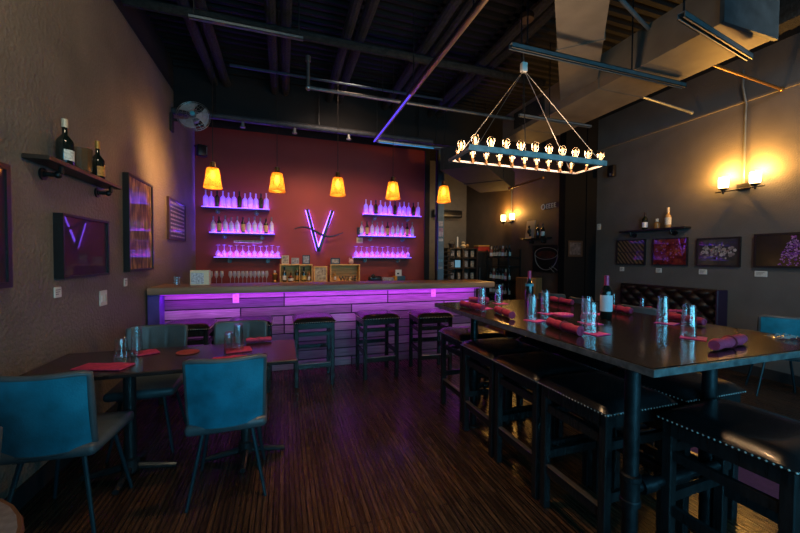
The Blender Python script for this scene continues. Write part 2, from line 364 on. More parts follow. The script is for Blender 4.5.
# small pipes near the right wall
for i, (p, q, lb, m) in enumerate((((4.0,3.15,3.4),(5.2,3.28,3.4),'grey sprinkler pipe with a white capped end near the right wall trim',M_strut),
        ((4.15,2.42,3.4),(5.46,2.50,3.4),'copper threaded rod reaching to the right wall above its trim',M_gold),
        ((3.58,4.2,2.6),(3.58,5.0,2.6),'short copper pipe between the chandelier and the back room sconce',M_gold),
        ((2.55,2.15,3.5),(3.3,2.4,3.5),'thin bluish rod beside the slanting tan duct',M_strut))):
    o = MB().tube([p, q], .016, 8).ball(q, .026)
    tag(o.build('ceiling_pipe', m), lb, 'pipe')
tag(MB().lathe([(.06,.0),(.065,.03),(.06,.05)], 20, (2.13, 2.75, 3.62)).tube([(2.13,2.75,3.66),(2.13,2.75,4.06)], .008, 6).build('junction_box', M_darkwood), 'round brown ceiling disc above the chandelier cables', 'ceiling fixture')
t = thing('dark_beam', 'dark lumpy beam along the ceiling above the right wall shelf', 'beam', (4.75, 0, 3.75))
MB().box(-.1, .1, YF, 5.0, 0, .06).box(-.02, .02, YF, 5.0, .06, .3).build('flange', M_insul, t, smooth=0)

# ------------------------------------------------------------------ bar
t = thing('bar_counter', 'long bar counter clad in reclaimed boards glowing purple under its wooden slab', 'bar counter', (0, 4.4, 0))
MB().box(-1.30, 2.72, .20, .46, 0, 1.0).build('plank_front', M_barfront, t, smooth=0)
sl = MB().rbox(-1.40, 2.92, 0, .58, 1.0, 1.083, .012, 2); sl.build('counter_slab', M_barslab, t)
MB().box(-1.40, -1.29, .03, .5, 0, 1.0).build('end_panel', mat('blue_violet_panel', (.10,.06,.30), .5, noise=.2), t, smooth=0)
MB().box(-1.29, 2.72, .185, .2, 0, .09).build('kick_board', M_barfront, t, smooth=0)
MB().box(-1.28, 2.71, .03, .045, .994, .9995).build('edge_reflection', M_ledbar, t, smooth=0)
def outlet(name, label, cat, p, n, w=.07, h=.115, slots=True, m=None, group=None):
    """plate on a wall; n = +1 faces -Y ('y'), 'l' on left wall, 'r' on right wall"""
    t = thing(name, label, cat, p, {'y': 0, 'l': PI/2, 'r': -PI/2}[n], group=group)
    MB().rbox(-w/2, w/2, -.008, 0, -h/2, h/2, .003, 1).build('plate', m or M_white, t)
    s = MB()
    if slots == 'switch':
        MB().box(-.038, -.018, -.013, -.008, -.028, .028).build('toggle', M_white, t, smooth=0); s.box(.018, .038, -.013, -.008, -.028, .028)
    elif slots == 'text':
        for i in range(3): s.box(-w*.35, w*(.3 - .12*i), -.0095, -.008, h*(.2 - .2*i), h*(.26 - .2*i))
    else:
        for z in (-.025, .025): s.rbox(-.016, .016, -.011, -.008, z - .013, z + .013, .002, 1)
    s.build('toggle' if slots == 'switch' else ('printed_lines' if slots == 'text' else 'socket'), M_frame if slots == 'text' else mat('socket_cream', (.5,.48,.42), .5), t, smooth=0)
outlet('wall_outlet', 'white outlet on the purple bar front below the wine glasses', 'outlet', (-.55, 4.60, .925), 'y')
outlet('wall_outlet', 'white outlet on the purple bar front nearest the bar end by the tall table', 'outlet', (2.03, 4.60, .925), 'y')

# back counter
t = thing('back_counter', 'dark wooden back counter standing along the red wall behind the bar', 'counter', (0, 6.2, 0))
MB().box(XL + .01, 2.70, .02, .48, 0, .93).build('cabinet_body', M_darkwood, t, smooth=0)
MB().rbox(XL + .01, 2.72, 0, .49, .93, .975, .006, 1).build('worktop', mat('glossy_dark_worktop', (.03,.018,.014), .12), t)
for i in range(7):
    x = -1.36 + i * .58
    d = MB().rbox(x, x + .54, -.002, .02, .08, .9, .005, 1).build('door', M_darkwood, t); MB().tube([(x + .48, -.02, .6), (x + .48, -.02, .8)], .006, 6).build('handle', M_steel, d)

# ---- bottles
def bottle_prof(r, h, sh=.62, nr=.33):
    return [(r*.9,0),(r,.008),(r,h*sh),(r*.93,h*(sh+.04)),(r*.6,h*(sh+.11)),(r*nr*1.05,h*(sh+.17)),(r*nr,h*.93),(r*nr*1.15,h*.94),(r*nr*1.15,h*.985),(r*nr*.9,h)]
def bottle(name, label, cat, loc, h=.30, r=.038, glass=None, lab=None, cap=None, group=None, sh=.6, labz=(.12,.42), nr=.33, capz=.76, arc=None, rz=0):
    t = thing(name, label, cat, loc, rz, group=group)
    P = bottle_prof(r, h, sh, nr)
    MB().lathe(P, 14).build('glass_body', glass or M_bottled, t, smooth=50)
    if lab:
        if arc:
            b = MB(); nn = 8; rr = r + .0012
            b.grid(lambda u, v: (rr*math.sin((u-.5)*arc), -rr*math.cos((u-.5)*arc), h*(labz[0] + v*(labz[1]-labz[0]))), nn, 1)
            b.build('label', lab, t)
        else: MB().lathe([(r + .0012, h*labz[0]), (r + .0012, h*labz[1])], 14).build('label', lab, t)
    if cap: MB().lathe([(r*nr*1.2 + .001, h*capz), (r*nr*1.2 + .001, h*1.0), (.0001, h*1.004)], 12).build('foil_cap' , cap, t)
    return t
M_capdark = mat('dark_foil', (.02,.015,.02), .3, .4); M_capgold = mat('gold_foil', (.5,.3,.08), .3, .7); M_cappink = mat('pink_foil', (.45,.04,.12), .35, .3); M_capcream = mat('cream_foil', (.6,.5,.36), .4, .2)
M_labw = mat('bright_label', (.75,.74,.8), .6)
# ---- LED shelves on the red wall
def led_shelf(x0, x1, z, label, ycen=6.6):
    t = thing('lit_shelf', label, 'shelf', ((x0 + x1) / 2, 6.7, z), group=None); w = (x1 - x0) / 2
    MB().box(-w, w, -.16, 0, -.028, -.012).build('shelf_board', M_frame, t, smooth=0)
    MB().rbox(-w + .004, w - .004, -.155, -.002, -.010, 0, .003, 1).build('led_panel', M_led, t)
    for s in (-.58, .58):
        b = MB().tube([(w*s, 0, -.07), (w*s, -.13, -.07)], .013, 8).lathe([(.036,0),(.036,.012)], 14, M=Matrix.Translation((w*s, 0, -.07)) @ Matrix.Rotation(PI/2, 4, 'X'))
        b.tube([(w*s, -.13, -.07), (w*s, -.13, -.03)], .013, 8).build('pipe_bracket', M_strut, t)
    l = area('shelf_led', ((x0 + x1) / 2, 6.685, z + .012), (math.radians(168), 0, 0), x1 - x0 - .06, .012, 22, (.13,.04,1))
    return t
def wineglass(name, label, loc, group, proto=None, h=.2, inv=True, r=.036):
    t = thing(name, label, 'wine glass', loc, group=group)
    P = [(r*.95,0),(r*.98,.004),(.004,.008),(.004,h*.42),(r*.5,h*.50),(r*1.02,h*.66),(r*1.0,h*.8),(r*.78,h)]
    if inv: P = [(q, h - z) for q, z in P][::-1]
    b = MB().lathe(P, 14); b.build('glass_body', M_wineg, t, smooth=60)
    return t
protoC = bottle('liquor_bottle', 'x', 'bottle', (0,0,-5), .27, .040, M_bottlec, None, None, sh=.55, nr=.27)
protoCl = bottle('liquor_bottle', 'x', 'bottle', (0,0,-5), .28, .035, M_bottlec, M_labw, M_strut, sh=.55, nr=.3, labz=(.15,.5))
protoD = bottle('liquor_bottle', 'x', 'bottle', (0,0,-5), .28, .036, M_bottleg, None, M_capdark, sh=.58, nr=.33)
protoY = bottle('liquor_bottle', 'x', 'bottle', (0,0,-5), .27, .035, M_bottleg, M_labely, M_capdark, sh=.6, nr=.33, labz=(.1,.55))
protoG = wineglass('wine_glass', 'x', (0,0,-5), None, h=.20)
def fill(x0, x1, z, kinds, side, row, n):
    for i in range(n):
        x = x0 + .055 + (x1 - x0 - .11) * i / (n - 1); k = kinds(i)
        nm = {'C': 'clear', 'L': 'labelled clear', 'D': 'dark', 'Y': 'yellow labelled', 'G': 'inverted'}[k]
        p = {'C': protoC, 'L': protoCl, 'D': protoD, 'Y': protoY, 'G': protoG}[k]
        w = 'wine glass' if k == 'G' else 'bottle'
        o = dup(p, (x, 6.615 + .01 * math.sin(i * 5), z + .001), i * .7, '%s %s, %s along the %s lit shelf %s the V sign' % (nm, w, ORD[i], row, side),
                ('wine glasses' if k == 'G' else 'bottles') + ' on the lit shelf, %s row %s the V sign' % (row, side))
        s = 1 + .05 * math.sin(i * 2.3 + z * 9); o.scale = (1, 1, s)
f1 = lambda i: 'D' if i in (2, 6, 10) else 'C'
f2 = lambda i: 'Y' if i in (1, 5, 9) else 'L'
f3 = lambda i: 'G'
for side, dx, rows in (('left of', 0, ((-1.30,-.24,2.26),(-1.19,-.155,1.835),(-1.12,-.05,1.42))), ('right of', 1, ((1.44,2.62,2.26),(1.36,2.50,1.85),(1.25,2.41,1.435)))):
    for (x0, x1, z), f, row, n in zip(rows, (f1, f2, f3), ('top', 'middle', 'bottom'), (12, 11, 11)):
        led_shelf(x0, x1, z, 'violet lit %s wall shelf %s the V sign' % (row, side)); fill(x0, x1, z, f, side, row, n)
for p in (protoC, protoCl, protoD, protoY, protoG):
    for c in list(p.children): bpy.data.objects.remove(c)
    bpy.data.objects.remove(p)
# little boards near the shelves
t = thing('wooden_sign', 'long pale wooden sign with small dark lettering above the lower left lit shelf', 'sign', (-.60, 6.68, 1.69))
MB().rbox(-.23, .23, 0, .018, -.022, .022, .004, 1).build('board', mat('pale_board', (.5,.38,.2), .7, noise=.3, nscale=20), t)
b = MB(); x = -.2
while x < .19:
    w = random.uniform(.008, .02); b.box(x, x + w, -.002, .001, -.008, .008); x += w + .008
b.build('lettering', M_frame, t, smooth=0)
t = thing('note_card', 'small cream card fixed left of the bottom right lit shelf', 'card', (1.39, 6.684, 1.76))
MB().rbox(-.06, .06, 0, .015, -.055, .055, .003, 1).build('card', mat('cream_card', (.6,.45,.22), .7), t)
for i in range(3): pass
MB().box(-.04, .04, -.002, 0, .0, .008).box(-.04, .02, -.002, 0, -.02, -.012).build('printed_lines', M_frame, t, smooth=0)
t = thing('small_clock', 'small dark square box beside the middle right lit shelf', 'box', (1.40, 6.66, 1.94))
MB().rbox(-.06, .06, 0, .04, -.07, .07, .006, 1).build('case', M_frame, t); MB().tube([(.035*math.cos(a*PI/8), -.003, .035*math.sin(a*PI/8)) for a in range(16)], .004, 5, closed=True).build('ring', M_steel, t)

# V sign
t = thing('wall_emblem', 'black V emblem with a wavy line, backlit violet, in the middle of the red wall', 'sign', (.60, 6.62, 1.53))
def bar(mb, a, b, w, y0, y1):
    a, b = Vector((a[0], 0, a[1])), Vector((b[0], 0, b[1])); d = (b - a).normalized(); nn = Vector((-d.z, 0, d.x)) * w / 2
    vs = []
    for y in (y0, y1): vs += [(*(p + s)[0:1], y, (p + s)[2]) for p, s in ((a, nn), (a, -nn), (b, -nn), (b, nn))]
    mb.add(vs, [(0,1,2,3),(7,6,5,4),(0,4,5,1),(1,5,6,2),(2,6,7,3),(3,7,4,0)])
for s, xt, zt in ((-1, -.20, .77), (1, .26, .77)):
    m = MB(); bar(m, (xt, zt), (0 if s < 0 else .01, 0), .050, -.006, .014); m.build('stroke', M_frame, t, smooth=0)
    m = MB(); bar(m, (xt + s*.0, zt - .01), (0, .02), .064, .020, .034); m.build('led_backlight', M_ledv, t, smooth=0)
pts = []
for i in range(25):
    u = i / 24; pts.append((-.43 + .88 * u, -.035, .345 + .085 * math.sin(u * 2 * PI * .98 + .35) * (1 - .25*u) - .02*u + .02))
MB().tube(pts, [.008 + .013 * math.sin(PI * i / 24) for i in range(25)], 8).build('wave_line', M_frame, t)
MB().tube([(-.1, .03, .38), (-.1, .08, .38)], .008, 6).tube([(.13, .03, .38), (.13, .08, .38)], .008, 6).build('standoff', M_frame, t)

# ---- items on the back counter
ZB = .976
def crate(x, w, h, label, div=None):
    t = thing('wooden_crate', label, 'crate', (x, 6.4, ZB)); d = .2; th = .018
    MB().box(0, w, -d/2, d/2, 0, th).box(0, w, -d/2, d/2, h - th, h).box(0, th, -d/2, d/2, th, h - th).box(w - th, w, -d/2, d/2, th, h - th).build('box_sides', M_crate, t, smooth=0)
    MB().box(th, w - th, d/2 - .01, d/2, th, h - th).build('back_board', M_crate, t, smooth=0)
    if div: MB().box(w*div - .006, w*div + .006, -d/2 + .01, d/2 - .01, th, h - th).build('divider', M_crate, t, smooth=0)
    return t
crate(-.07, .545, .325, 'open pine crate of wine bottles lying on its side on the back counter', .60)
zz = ZB + .019
bottle('wine_bottle', 'dark wine bottle with white label, leftmost inside the pine crate', 'bottle', (.005, 6.38, zz), .26, .034, M_bottled, M_label, M_capdark)
bottle('brandy_bottle', 'squat round bottle with a red neck inside the pine crate', 'bottle', (.11, 6.37, zz), .20, .048, mat('brandy', (.12,.02,.01), .15), M_label, M_capgold, sh=.38, nr=.24, labz=(.1,.3), capz=.8)
bottle('wine_bottle', 'dark bottle with an orange label inside the pine crate', 'bottle', (.215, 6.38, zz), .26, .032, M_bottleg, M_labelo, M_capgold)
bottle('wine_bottle', 'dark wine bottle with a large cream label right of the crate divider', 'bottle', (.33, 6.38, zz), .255, .036, M_bottled, M_labely, M_capdark)
bottle('small_bottle', 'slim amber bottle at the right end inside the pine crate', 'bottle', (.42, 6.38, zz), .21, .022, mat('amber_liquor', (.3,.10,.02), .15), M_label, None)
t = thing('framed_picture', 'pale wood framed picture leaning between the two pine crates', 'picture', (.615, 6.36, ZB))
MB().box(-.12, .12, -.01, .02, 0, .025).box(-.12, .12, -.01, .02, .265, .29).box(-.12, -.095, -.01, .02, .025, .265).box(.095, .12, -.01, .02, .025, .265).build('frame', M_crate, t, smooth=0)
MB().box(-.095, .095, .0, .012, .025, .265).build('print', mat('abstract_print', (.62,.5,.32), .5, nscale=22, col2=(.12,.07,.04)), t, smooth=0)
crate(.78, .54, .325, 'open pine crate holding dark WINE letters on the back counter')
def text(body, size, ext, loc, rot, m, name, parent=None, align='CENTER'):
    c = bpy.data.curves.new(name, 'FONT'); c.body = body; c.size = size; c.extrude = ext; c.align_x = align; c.resolution_u = 3
    o = bpy.data.objects.new(name, c); COL.objects.link(o); c.materials.append(m); o.location = loc; o.rotation_euler = rot
    bpy.context.view_layer.update(); me = bpy.data.meshes.new_from_object(o.evaluated_get(bpy.context.evaluated_depsgraph_get())); bpy.data.objects.remove(o)
    o = bpy.data.objects.new(name, me); COL.objects.link(o); o.location = loc; o.rotation_euler = rot
    if parent: o.parent = parent
    return o
t = thing('wine_letters', 'dark standing letters spelling WINE inside the right pine crate', 'letters', (1.10, 6.33, zz))
text('WINE', .125, .012, (0, 0, .004), (PI/2, 0, 0), M_iron, 'lettering', t)
t = thing('garden_gnome', 'tiny pale figurine in front of the WINE letters', 'figurine', (1.13, 6.275, zz))
MB().lathe([(.024,0),(.028,.03),(.018,.05),(.012,.055)], 10).build('figure_body', mat('gnome_body', (.5,.3,.12), .6), t); MB().ball((0,0,.064), .014).build('head', M_white, t); MB().lathe([(.014,.07),(.0005,.105)], 10).build('hat', mat('gnome_hat', (.35,.2,.08), .6), t)
bottle('small_bottle', 'slender pale bottle at the left inside the WINE crate', 'bottle', (.88, 6.40, zz), .19, .02, mat('pale_amber', (.4,.2,.05), .2), M_label, None)
# frames on top of crates
def small_frame(x, w, h, label, fm, pm, y=6.38, z=ZB + .326):
    t = thing('photo_card', label, 'picture', (x, y, z)); q = w * .12
    MB().box(-w/2, w/2, 0, .015, 0, q).box(-w/2, w/2, 0, .015, h - q, h).box(-w/2, -w/2 + q, 0, .015, q, h - q).box(w/2 - q, w/2, 0, .015, q, h - q).build('frame', fm, t, smooth=0)
    MB().box(-w/2 + q, w/2 - q, .004, .012, q, h - q).build('print', pm, t, smooth=0)
M_ph = mat('sepia_photo', (.55,.45,.33), .5, nscale=25, col2=(.1,.08,.06)); M_ph2 = mat('grey_photo', (.38,.38,.40), .5, nscale=30, col2=(.09,.09,.1))
small_frame(.02, .12, .15, 'small cream framed card at the left on top of the pine crate', mat('cream_frame', (.5,.42,.3), .6), M_ph)
small_frame(.185, .13, .11, 'low grey frame in the middle on top of the pine crate', mat('grey_frame', (.25,.25,.26), .6), M_ph2)
small_frame(.37, .13, .16, 'black framed card at the right on top of the bottle crate', M_frame, M_ph2)
small_frame(.88, .17, .11, 'black framed photo standing on the WINE crate', M_frame, M_ph)
t = thing('rabbit_ornament', 'small pinkish eared ornament standing on the WINE crate', 'figurine', (1.17, 6.38, ZB + .326))
MB().ball((0,0,.045), .048).build('figure_body', mat('pink_pot', (.55,.33,.28), .6), t)
for s in (-1, 1): MB().ball((s*.028, 0, .095), .016, sc=(1,1,1.5)).build('ear', mat('pink_ear', (.55,.25,.3), .6), t)
t = thing('bronze_goblet', 'amber bronze ornament standing left of the pine crate', 'ornament', (-.15, 6.36, ZB))
MB().lathe([(.035,0),(.04,.03),(.02,.06),(.038,.10),(.045,.15),(.02,.18)], 12).build('goblet_body', mat('orange_bronze', (.35,.15,.04), .3, .6), t); MB().lathe([(.014,.178),(.02,.195),(.018,.215)], 10).build('lid', M_label, t)
for i in range(10):
    x = -.84 + i * .062
    wineglass('wine_glass', 'upright clear wine glass, %s from the left in the row on the back counter' % ORD[i], (x, 6.34 + .012 * (i % 2), ZB), 'wine glasses standing on the back counter', h=.21, inv=False, r=.029)
for i in range(3):
    wineglass('wine_glass', 'clear wine glass %s behind the white menu box on the back counter' % ('left', 'middle', 'right')[i], (-1.14 + i*.08, 6.42, ZB), 'wine glasses behind the menu box', h=.21, inv=False, r=.03)
t = thing('mixer_case', 'black rounded appliance on the back counter below the right lit shelves', 'appliance', (1.62, 6.38, ZB))
MB().rbox(-.12, .12, -.08, .08, 0, .10, .03, 3).build('housing', M_blackg, t); MB().ball((-.05, -.06, .10), .045).build('knob_top', M_iron, t)
tag(MB().rbox(1.76, 1.98, 6.32, 6.46, ZB, ZB + .075, .006, 1).build('labelled_carton', mat('printed_carton', (.5,.48,.5), .6, nscale=30, col2=(.07,.06,.08))), 'low carton printed in white and grey beside the black appliance', 'carton')
t = thing('blue_box', 'blue box with an orange end on the back counter', 'box', (2.09, 6.38, ZB))
MB().rbox(-.05, .11, -.07, .07, 0, .10, .005, 1).build('box_body', mat('blue_carton', (.02,.08,.14), .5), t); MB().rbox(-.10, -.05, -.07, .07, 0, .10, .005, 1).build('end_band', mat('orange_band', (.7,.3,.02), .5), t)
t = thing('note_card', 'white card with a small dark picture standing on the blue box', 'card', (2.08, 6.36, ZB + .101))
MB().box(-.06, .06, 0, .01, 0, .12).build('card', M_white, t, smooth=0); MB().box(-.03, .01, -.002, 0, .03, .06).build('print', M_frame, t, smooth=0)

# items on the front slab
t = thing('menu_box', 'white menu holder box standing at the left end of the bar slab', 'menu holder', (-.95, 4.72, 1.084))
MB().rbox(-.10, .10, -.05, .05, 0, .175, .004, 1).build('holder', mat('cream_box', (.8,.68,.48), .6), t)
MB().box(-.088, .045, -.053, -.05, .015, .145).build('menu_sheet', mat('menu_paper', (.85,.85,.9), .6, nscale=55, col2=(.25,.27,.33)), t, smooth=0)
t = thing('water_glass', 'small clear glass beside the menu box at the bar end', 'glass', (-1.19, 4.70, 1.084))
MB().lathe([(.03,0),(.035,.10),(.033,.10),(.028,.004)], 16).build('glass_body', M_glass, t)

# pendants over the bar
def pendant(x, y, z, label):
    t = thing('pendant_lamp', label, 'pendant lamp', (x, y, z), group=None)
    MB().lathe([(.100,0),(.104,.012),(.098,.02),(.064,.228),(.060,.228),(.094,.015)], 24).build('lamp_shade', M_amber, t)
    MB().lathe([(.063,.227),(.03,.252),(.03,.30),(.006,.31)], 16).build('socket', M_bulbcap, t)
    MB().lathe([(.012,.10),(.028,.13),(.03,.16),(.015,.205)], 12).build('light_bulb', M_fil2, t)
    MB().tube([(0,0,.3),(0,0,4.06 - z)], .004, 5).build('cord', M_frame, t)
    l = bpy.data.lights.new('pendant_glow', 'POINT'); l.color = (1,.60,.26); l.energy = 1.8; l.shadow_soft_size = .03
    o = bpy.data.objects.new('pendant_glow', l); COL.objects.link(o); o.location = (x, y, z + .06)
for x, lb in ((-.79,'amber pendant lamp over the bar, hanging nearest the left wall'), (-.08,'amber pendant lamp hanging right above the crate of bottles and left of the V sign'), (.665,'amber pendant lamp hanging just right of the V sign'), (1.415,'amber pendant lamp in front of the right lit shelves'), (2.18,'amber pendant lamp in front of the steel post at the bar end')):
    pendant(x, 4.6, 2.225, lb)

# ------------------------------------------------------------------ left wall pieces (local frame: x along wall toward back, -y out of the wall)
RL, RR = PI/2, -PI/2
def art(kind):
    m = bpy.data.materials.new('print_' + kind); m.use_nodes = True; nt = m.node_tree; b = nt.nodes['Principled BSDF']; N = nt.nodes.new; L = nt.links.new
    b.inputs['Roughness'].default_value = .6; b.inputs['Specular IOR Level'].default_value = .2; b.inputs['Coat Weight'].default_value = .55; b.inputs['Coat Roughness'].default_value = .02
    tc = N('ShaderNodeTexCoord'); mp = N('ShaderNodeMapping'); L(tc.outputs['Object'], mp.inputs[0])
    cr = N('ShaderNodeValToRGB')
    S = {'dusk': ((.012,.004,.018),(.03,.008,.035),(.02,.012,.02), 5, 'n', (1,1,1)),
         'branches': ((.02,.012,.008),(.24,.13,.05),(.70,.42,.15), 7, 'n', (3,1,.9)),
         'chevron': ((.02,.012,.008),(.09,.05,.025),(.16,.10,.05), 9, 'c', (1,1,1)),
         'garnet': ((.03,.003,.004),(.16,.012,.012),(.28,.08,.04), 14, 'n', (1,1,1)),
         'blossom': ((.02,.018,.018),(.035,.03,.03),(.10,.075,.055), 3, 'n', (1,1,1)),
         'lilac': ((.008,.006,.005),(.04,.022,.010),(.13,.065,.022), 2.2, 'n', (1,1,1)),
         'poster': ((.05,.035,.12),(.06,.045,.15),(.05,.03,.10), 4, 'n', (1,1,1))}[kind]
    EE = cr.color_ramp.elements; EE.new(.52)
    for k_, (p, c) in enumerate(((.3, S[0]), (.52, S[1]), (.75, S[2]))): EE[k_].position = p; EE[k_].color = (*c, 1)
    mp.inputs['Scale'].default_value = S[5]
    if S[4] == 'n': n = N('ShaderNodeTexNoise'); n.inputs['Scale'].default_value = S[3]; n.inputs['Detail'].default_value = 5; L(mp.outputs[0], n.inputs['Vector']); L(n.outputs['Fac'], cr.inputs[0])
    elif S[4] == 'w':
        n = N('ShaderNodeTexWave'); n.inputs['Scale'].default_value = S[3]; n.inputs['Distortion'].default_value = 14; n.inputs['Detail'].default_value = 3; L(mp.outputs[0], n.inputs['Vector']); L(n.outputs['Fac'], cr.inputs[0])
    else:
        mp.inputs['Rotation'].default_value = (0, math.radians(40), 0); n = N('ShaderNodeTexWave'); n.bands_direction = 'X'; n.inputs['Scale'].default_value = 6; n.inputs['Distortion'].default_value = 2; n.inputs['Detail'].default_value = 4
        L(mp.outputs[0], n.inputs['Vector']); L(n.outputs['Fac'], cr.inputs[0])
    L(cr.outputs[0], b.inputs['Base Color']); return m
def wall_frame(name, label, cat, side, ya, yb, z0, z1, kind, fw=.022, dep=.04, fm=None, extra=None):
    x = {'l': XL, 'r': XR, 'w': 4.85}[side]; rz = RL if side == 'l' else RR
    c = ((x), (ya + yb) / 2, (z0 + z1) / 2); t = thing(name, label, cat, c, rz); w = abs(yb - ya) / 2; h = (z1 - z0) / 2
    MB().box(-w, w, -dep, 0, -h, -h + fw).box(-w, w, -dep, 0, h - fw, h).box(-w, -w + fw, -dep, 0, -h + fw, h - fw).box(w - fw, w, -dep, 0, -h + fw, h - fw).build('frame', fm or M_frame, t, smooth=0)
    MB().box(-w + fw, w - fw, -dep * .75, -.004, -h + fw, h - fw).build('print', art(kind) if isinstance(kind, str) else kind, t, smooth=0)
    if extra: extra(t, w - fw, h - fw, -dep * .75)
    return t
wall_frame('picture_frame', 'large black framed picture cut off at the very edge of the left wall', 'picture', 'l', 1.75, 2.43, 1.25, 1.90, 'dusk', .03)
wall_frame('picture_frame', 'square black framed dark purple picture under the wall shelf', 'picture', 'l', 2.86, 3.44, 1.27, 1.70, 'dusk', .016, .055); o = bpy.data.objects['picture_frame.001']; o.rotation_euler.z += math.radians(-2.05); o.location.x += .0105
wall_frame('picture_frame', 'tall narrow black framed picture of golden branches on the brown wall', 'picture', 'l', 3.90, 4.54, 1.275, 2.20, 'branches', .022, .05)
def lines(t, w, h, y):
    b = MB(); random.seed(3); n = 9
    for i in range(n):
        z = h * (.82 - 1.66 * i / (n - 1)); x = -w * .82; hh = h * (.035 if i % 3 else .055)
        while x < w * .8:
            q = random.uniform(.02, .075); b.box(x, min(x + q, w*.85), y - .002, y, z - hh, z + hh); x += q + .018
    b.build('lettering', mat('pale_print', (.34,.27,.45), .6), t, smooth=0)
wall_frame('poster', 'purple poster with rows of pale lettering near the corner by the red wall', 'poster', 'l', 5.18, 5.98, 1.64, 2.19, 'poster', .014, .03, mat('brown_frame', (.05,.02,.02), .5), lines)
outlet('wall_card', 'small white card under the square purple picture', 'card', (XL, 2.89, 1.18), 'l', .075, .07, 'text')
outlet('light_switch', 'white double switch plate on the brown wall above the dining table', 'switch', (XL, 3.50, 1.075), 'l', .12, .125, 'switch')
outlet('wall_card', 'small white card under the tall branches picture', 'card', (XL, 3.93, 1.175), 'l', .065, .075, 'text')
# pipe shelf
def pipe_shelf(side, ya, yb, z, dep, label, br, m=M_darkwood, th=.028):
    x = {'l': XL, 'r': XR, 'w': 4.85}[side]; rz = RL if side == 'l' else RR
    t = thing('wall_shelf', label, 'shelf', (x, (ya + yb) / 2, z), rz); w = (yb - ya) / 2
    MB().rbox(-w, w, -dep, -.002, -th, 0, .003, 1).build('shelf_board', m, t)
    for s in br:
        b = MB().lathe([(.038,0),(.038,.01),(.02,.012),(.02,.02)], 14, M=Matrix.Translation((s, -.002, -.08)) @ Matrix.Rotation(PI/2, 4, 'X'))
        b.tube([(s, 0, -.08), (s, -dep*.6, -.08), (s, -dep*.75, -.065), (s, -dep*.75, -.028)], .014, 8).ball((s, -dep*.62, -.08), .022).build('pipe_bracket', M_iron, t)
pipe_shelf('l', 2.58, 3.54, 2.005, .13, 'dark plank shelf on pipe brackets holding wine on the brown left wall', (-.30, .36))
bottle('wine_bottle', 'tall dark wine bottle with cream foil and white label on the left wall shelf', 'bottle', (XL + .07, 2.86, 2.006), .30, .045, M_bottled, M_label, M_capcream, sh=.5, nr=.30, labz=(.1,.33), capz=.82, arc=2.2, rz=PI*.45)
bottle('wine_bottle', 'dark wine bottle with gold foil and orange label on the left wall shelf', 'bottle', (XL + .07, 3.28, 2.006), .29, .043, M_bottled, M_labelo, M_capgold, sh=.48, nr=.30, labz=(.08,.33), capz=.8, arc=2.2, rz=PI*.45)
t = thing('crystal_vase', 'faceted glass vase between the two wine bottles on the left shelf', 'vase', (XL + .07, 3.07, 2.006))
MB().lathe([(.04,0),(.05,.02),(.055,.17),(.05,.17),(.042,.02),(.001,.018)], 10).build('vase_body', clear_glass('cut_crystal', (.85,.75,.6), .9, .1, .35, (.35,.22,.10)), t, smooth=0)
# wall fan and speaker
t = thing('wall_fan', 'round clear caged fan mounted high on the left wall near the bar', 'fan', (XL, 5.38, 3.21))
MB().rbox(0, .03, -.05, .05, -.14, .10, .008, 1).build('mounting_plate', M_black, t)
MB().tube([(.02,0,.02),(.14,.02,.03),(.28,.02,.05)], .018, 8).build('arm', M_black, t)
R = Matrix.Translation((.28, -.03, .075)) @ Matrix.Rotation(math.radians(78), 4, Vector((1,0,0))) @ Matrix.Rotation(math.radians(0), 4, 'Y')
MB().lathe([(.05,-.08),(.06,-.02),(.05,.0)], 16, M=R).build('motor', M_strut, t)
cg = MB()
for rr, zz_ in ((.20, .04), (.17, .06), (.12, .075), (.07, .085), (.20,.0)):
    cg.tube([R @ Vector((rr*math.cos(a*PI/14), rr*math.sin(a*PI/14), zz_)) for a in range(28)], .003, 5, closed=True)
for a in range(18):
    q = a * PI / 9; cg.tube([R @ Vector((.03*math.cos(q), .03*math.sin(q), .088)), R @ Vector((.12*math.cos(q), .12*math.sin(q), .075)), R @ Vector((.2*math.cos(q), .2*math.sin(q), .04)), R @ Vector((.2*math.cos(q), .2*math.sin(q), 0)), R @ Vector((.06*math.cos(q), .06*math.sin(q), -.03))], .0022, 4)
cg.build('cage', M_steel, t)
for kk in range(3):
    q0 = kk * 2 * PI / 3
    MB().grid(lambda u, v: R @ Vector(((.035+.15*v)*math.cos(q0 + (u-.5)*1.5*(.5+.5*v)), (.035+.15*v)*math.sin(q0 + (u-.5)*1.5*(.5+.5*v)), .03 + .03*(u-.5))), 6, 5).build('blade', mat('smoke_blade', (.5,.52,.53), .3, alpha=.6), t)
MB().lathe([(.03,.07),(.03,.092),(.001,.098)], 14, M=R).build('hub_badge', mat('cyan_badge', (.05,.35,.45), .4), t)
t = thing('ceiling_speaker', 'black speaker on a bracket in the corner below the fan', 'speaker', (-1.28, 6.52, 3.16), .5)
MB().rbox(-.07, .07, -.06, .06, -.09, .09, .012, 2).build('cabinet', M_frame, t); MB().box(.05, .062, -.064, -.06, -.06, .06).build('corner_highlight', M_steel, t, smooth=0)  # bright corner strip stands for a highlight on the black cabinet
MB().tube([(0, .05, .04), (-.06, .15, .1)], .012, 6).build('bracket', M_black, t)
t = thing('ceiling_speaker', 'small black speaker high on the right wall beside the chandelier end', 'speaker', (XR, 4.67, 2.98), RR)
MB().rbox(-.06, .06, -.11, -.03, -.12, .08, .012, 2).build('cabinet', M_frame, t); MB().tube([(0, 0, .0), (0, -.05, .0)], .015, 6).build('bracket', M_black, t); MB().lathe([(.02,0),(.02,.004)], 10, M=Matrix.Translation((0, -.11, -.08)) @ Matrix.Rotation(PI/2, 4, 'X')).build('badge', M_strut, t)

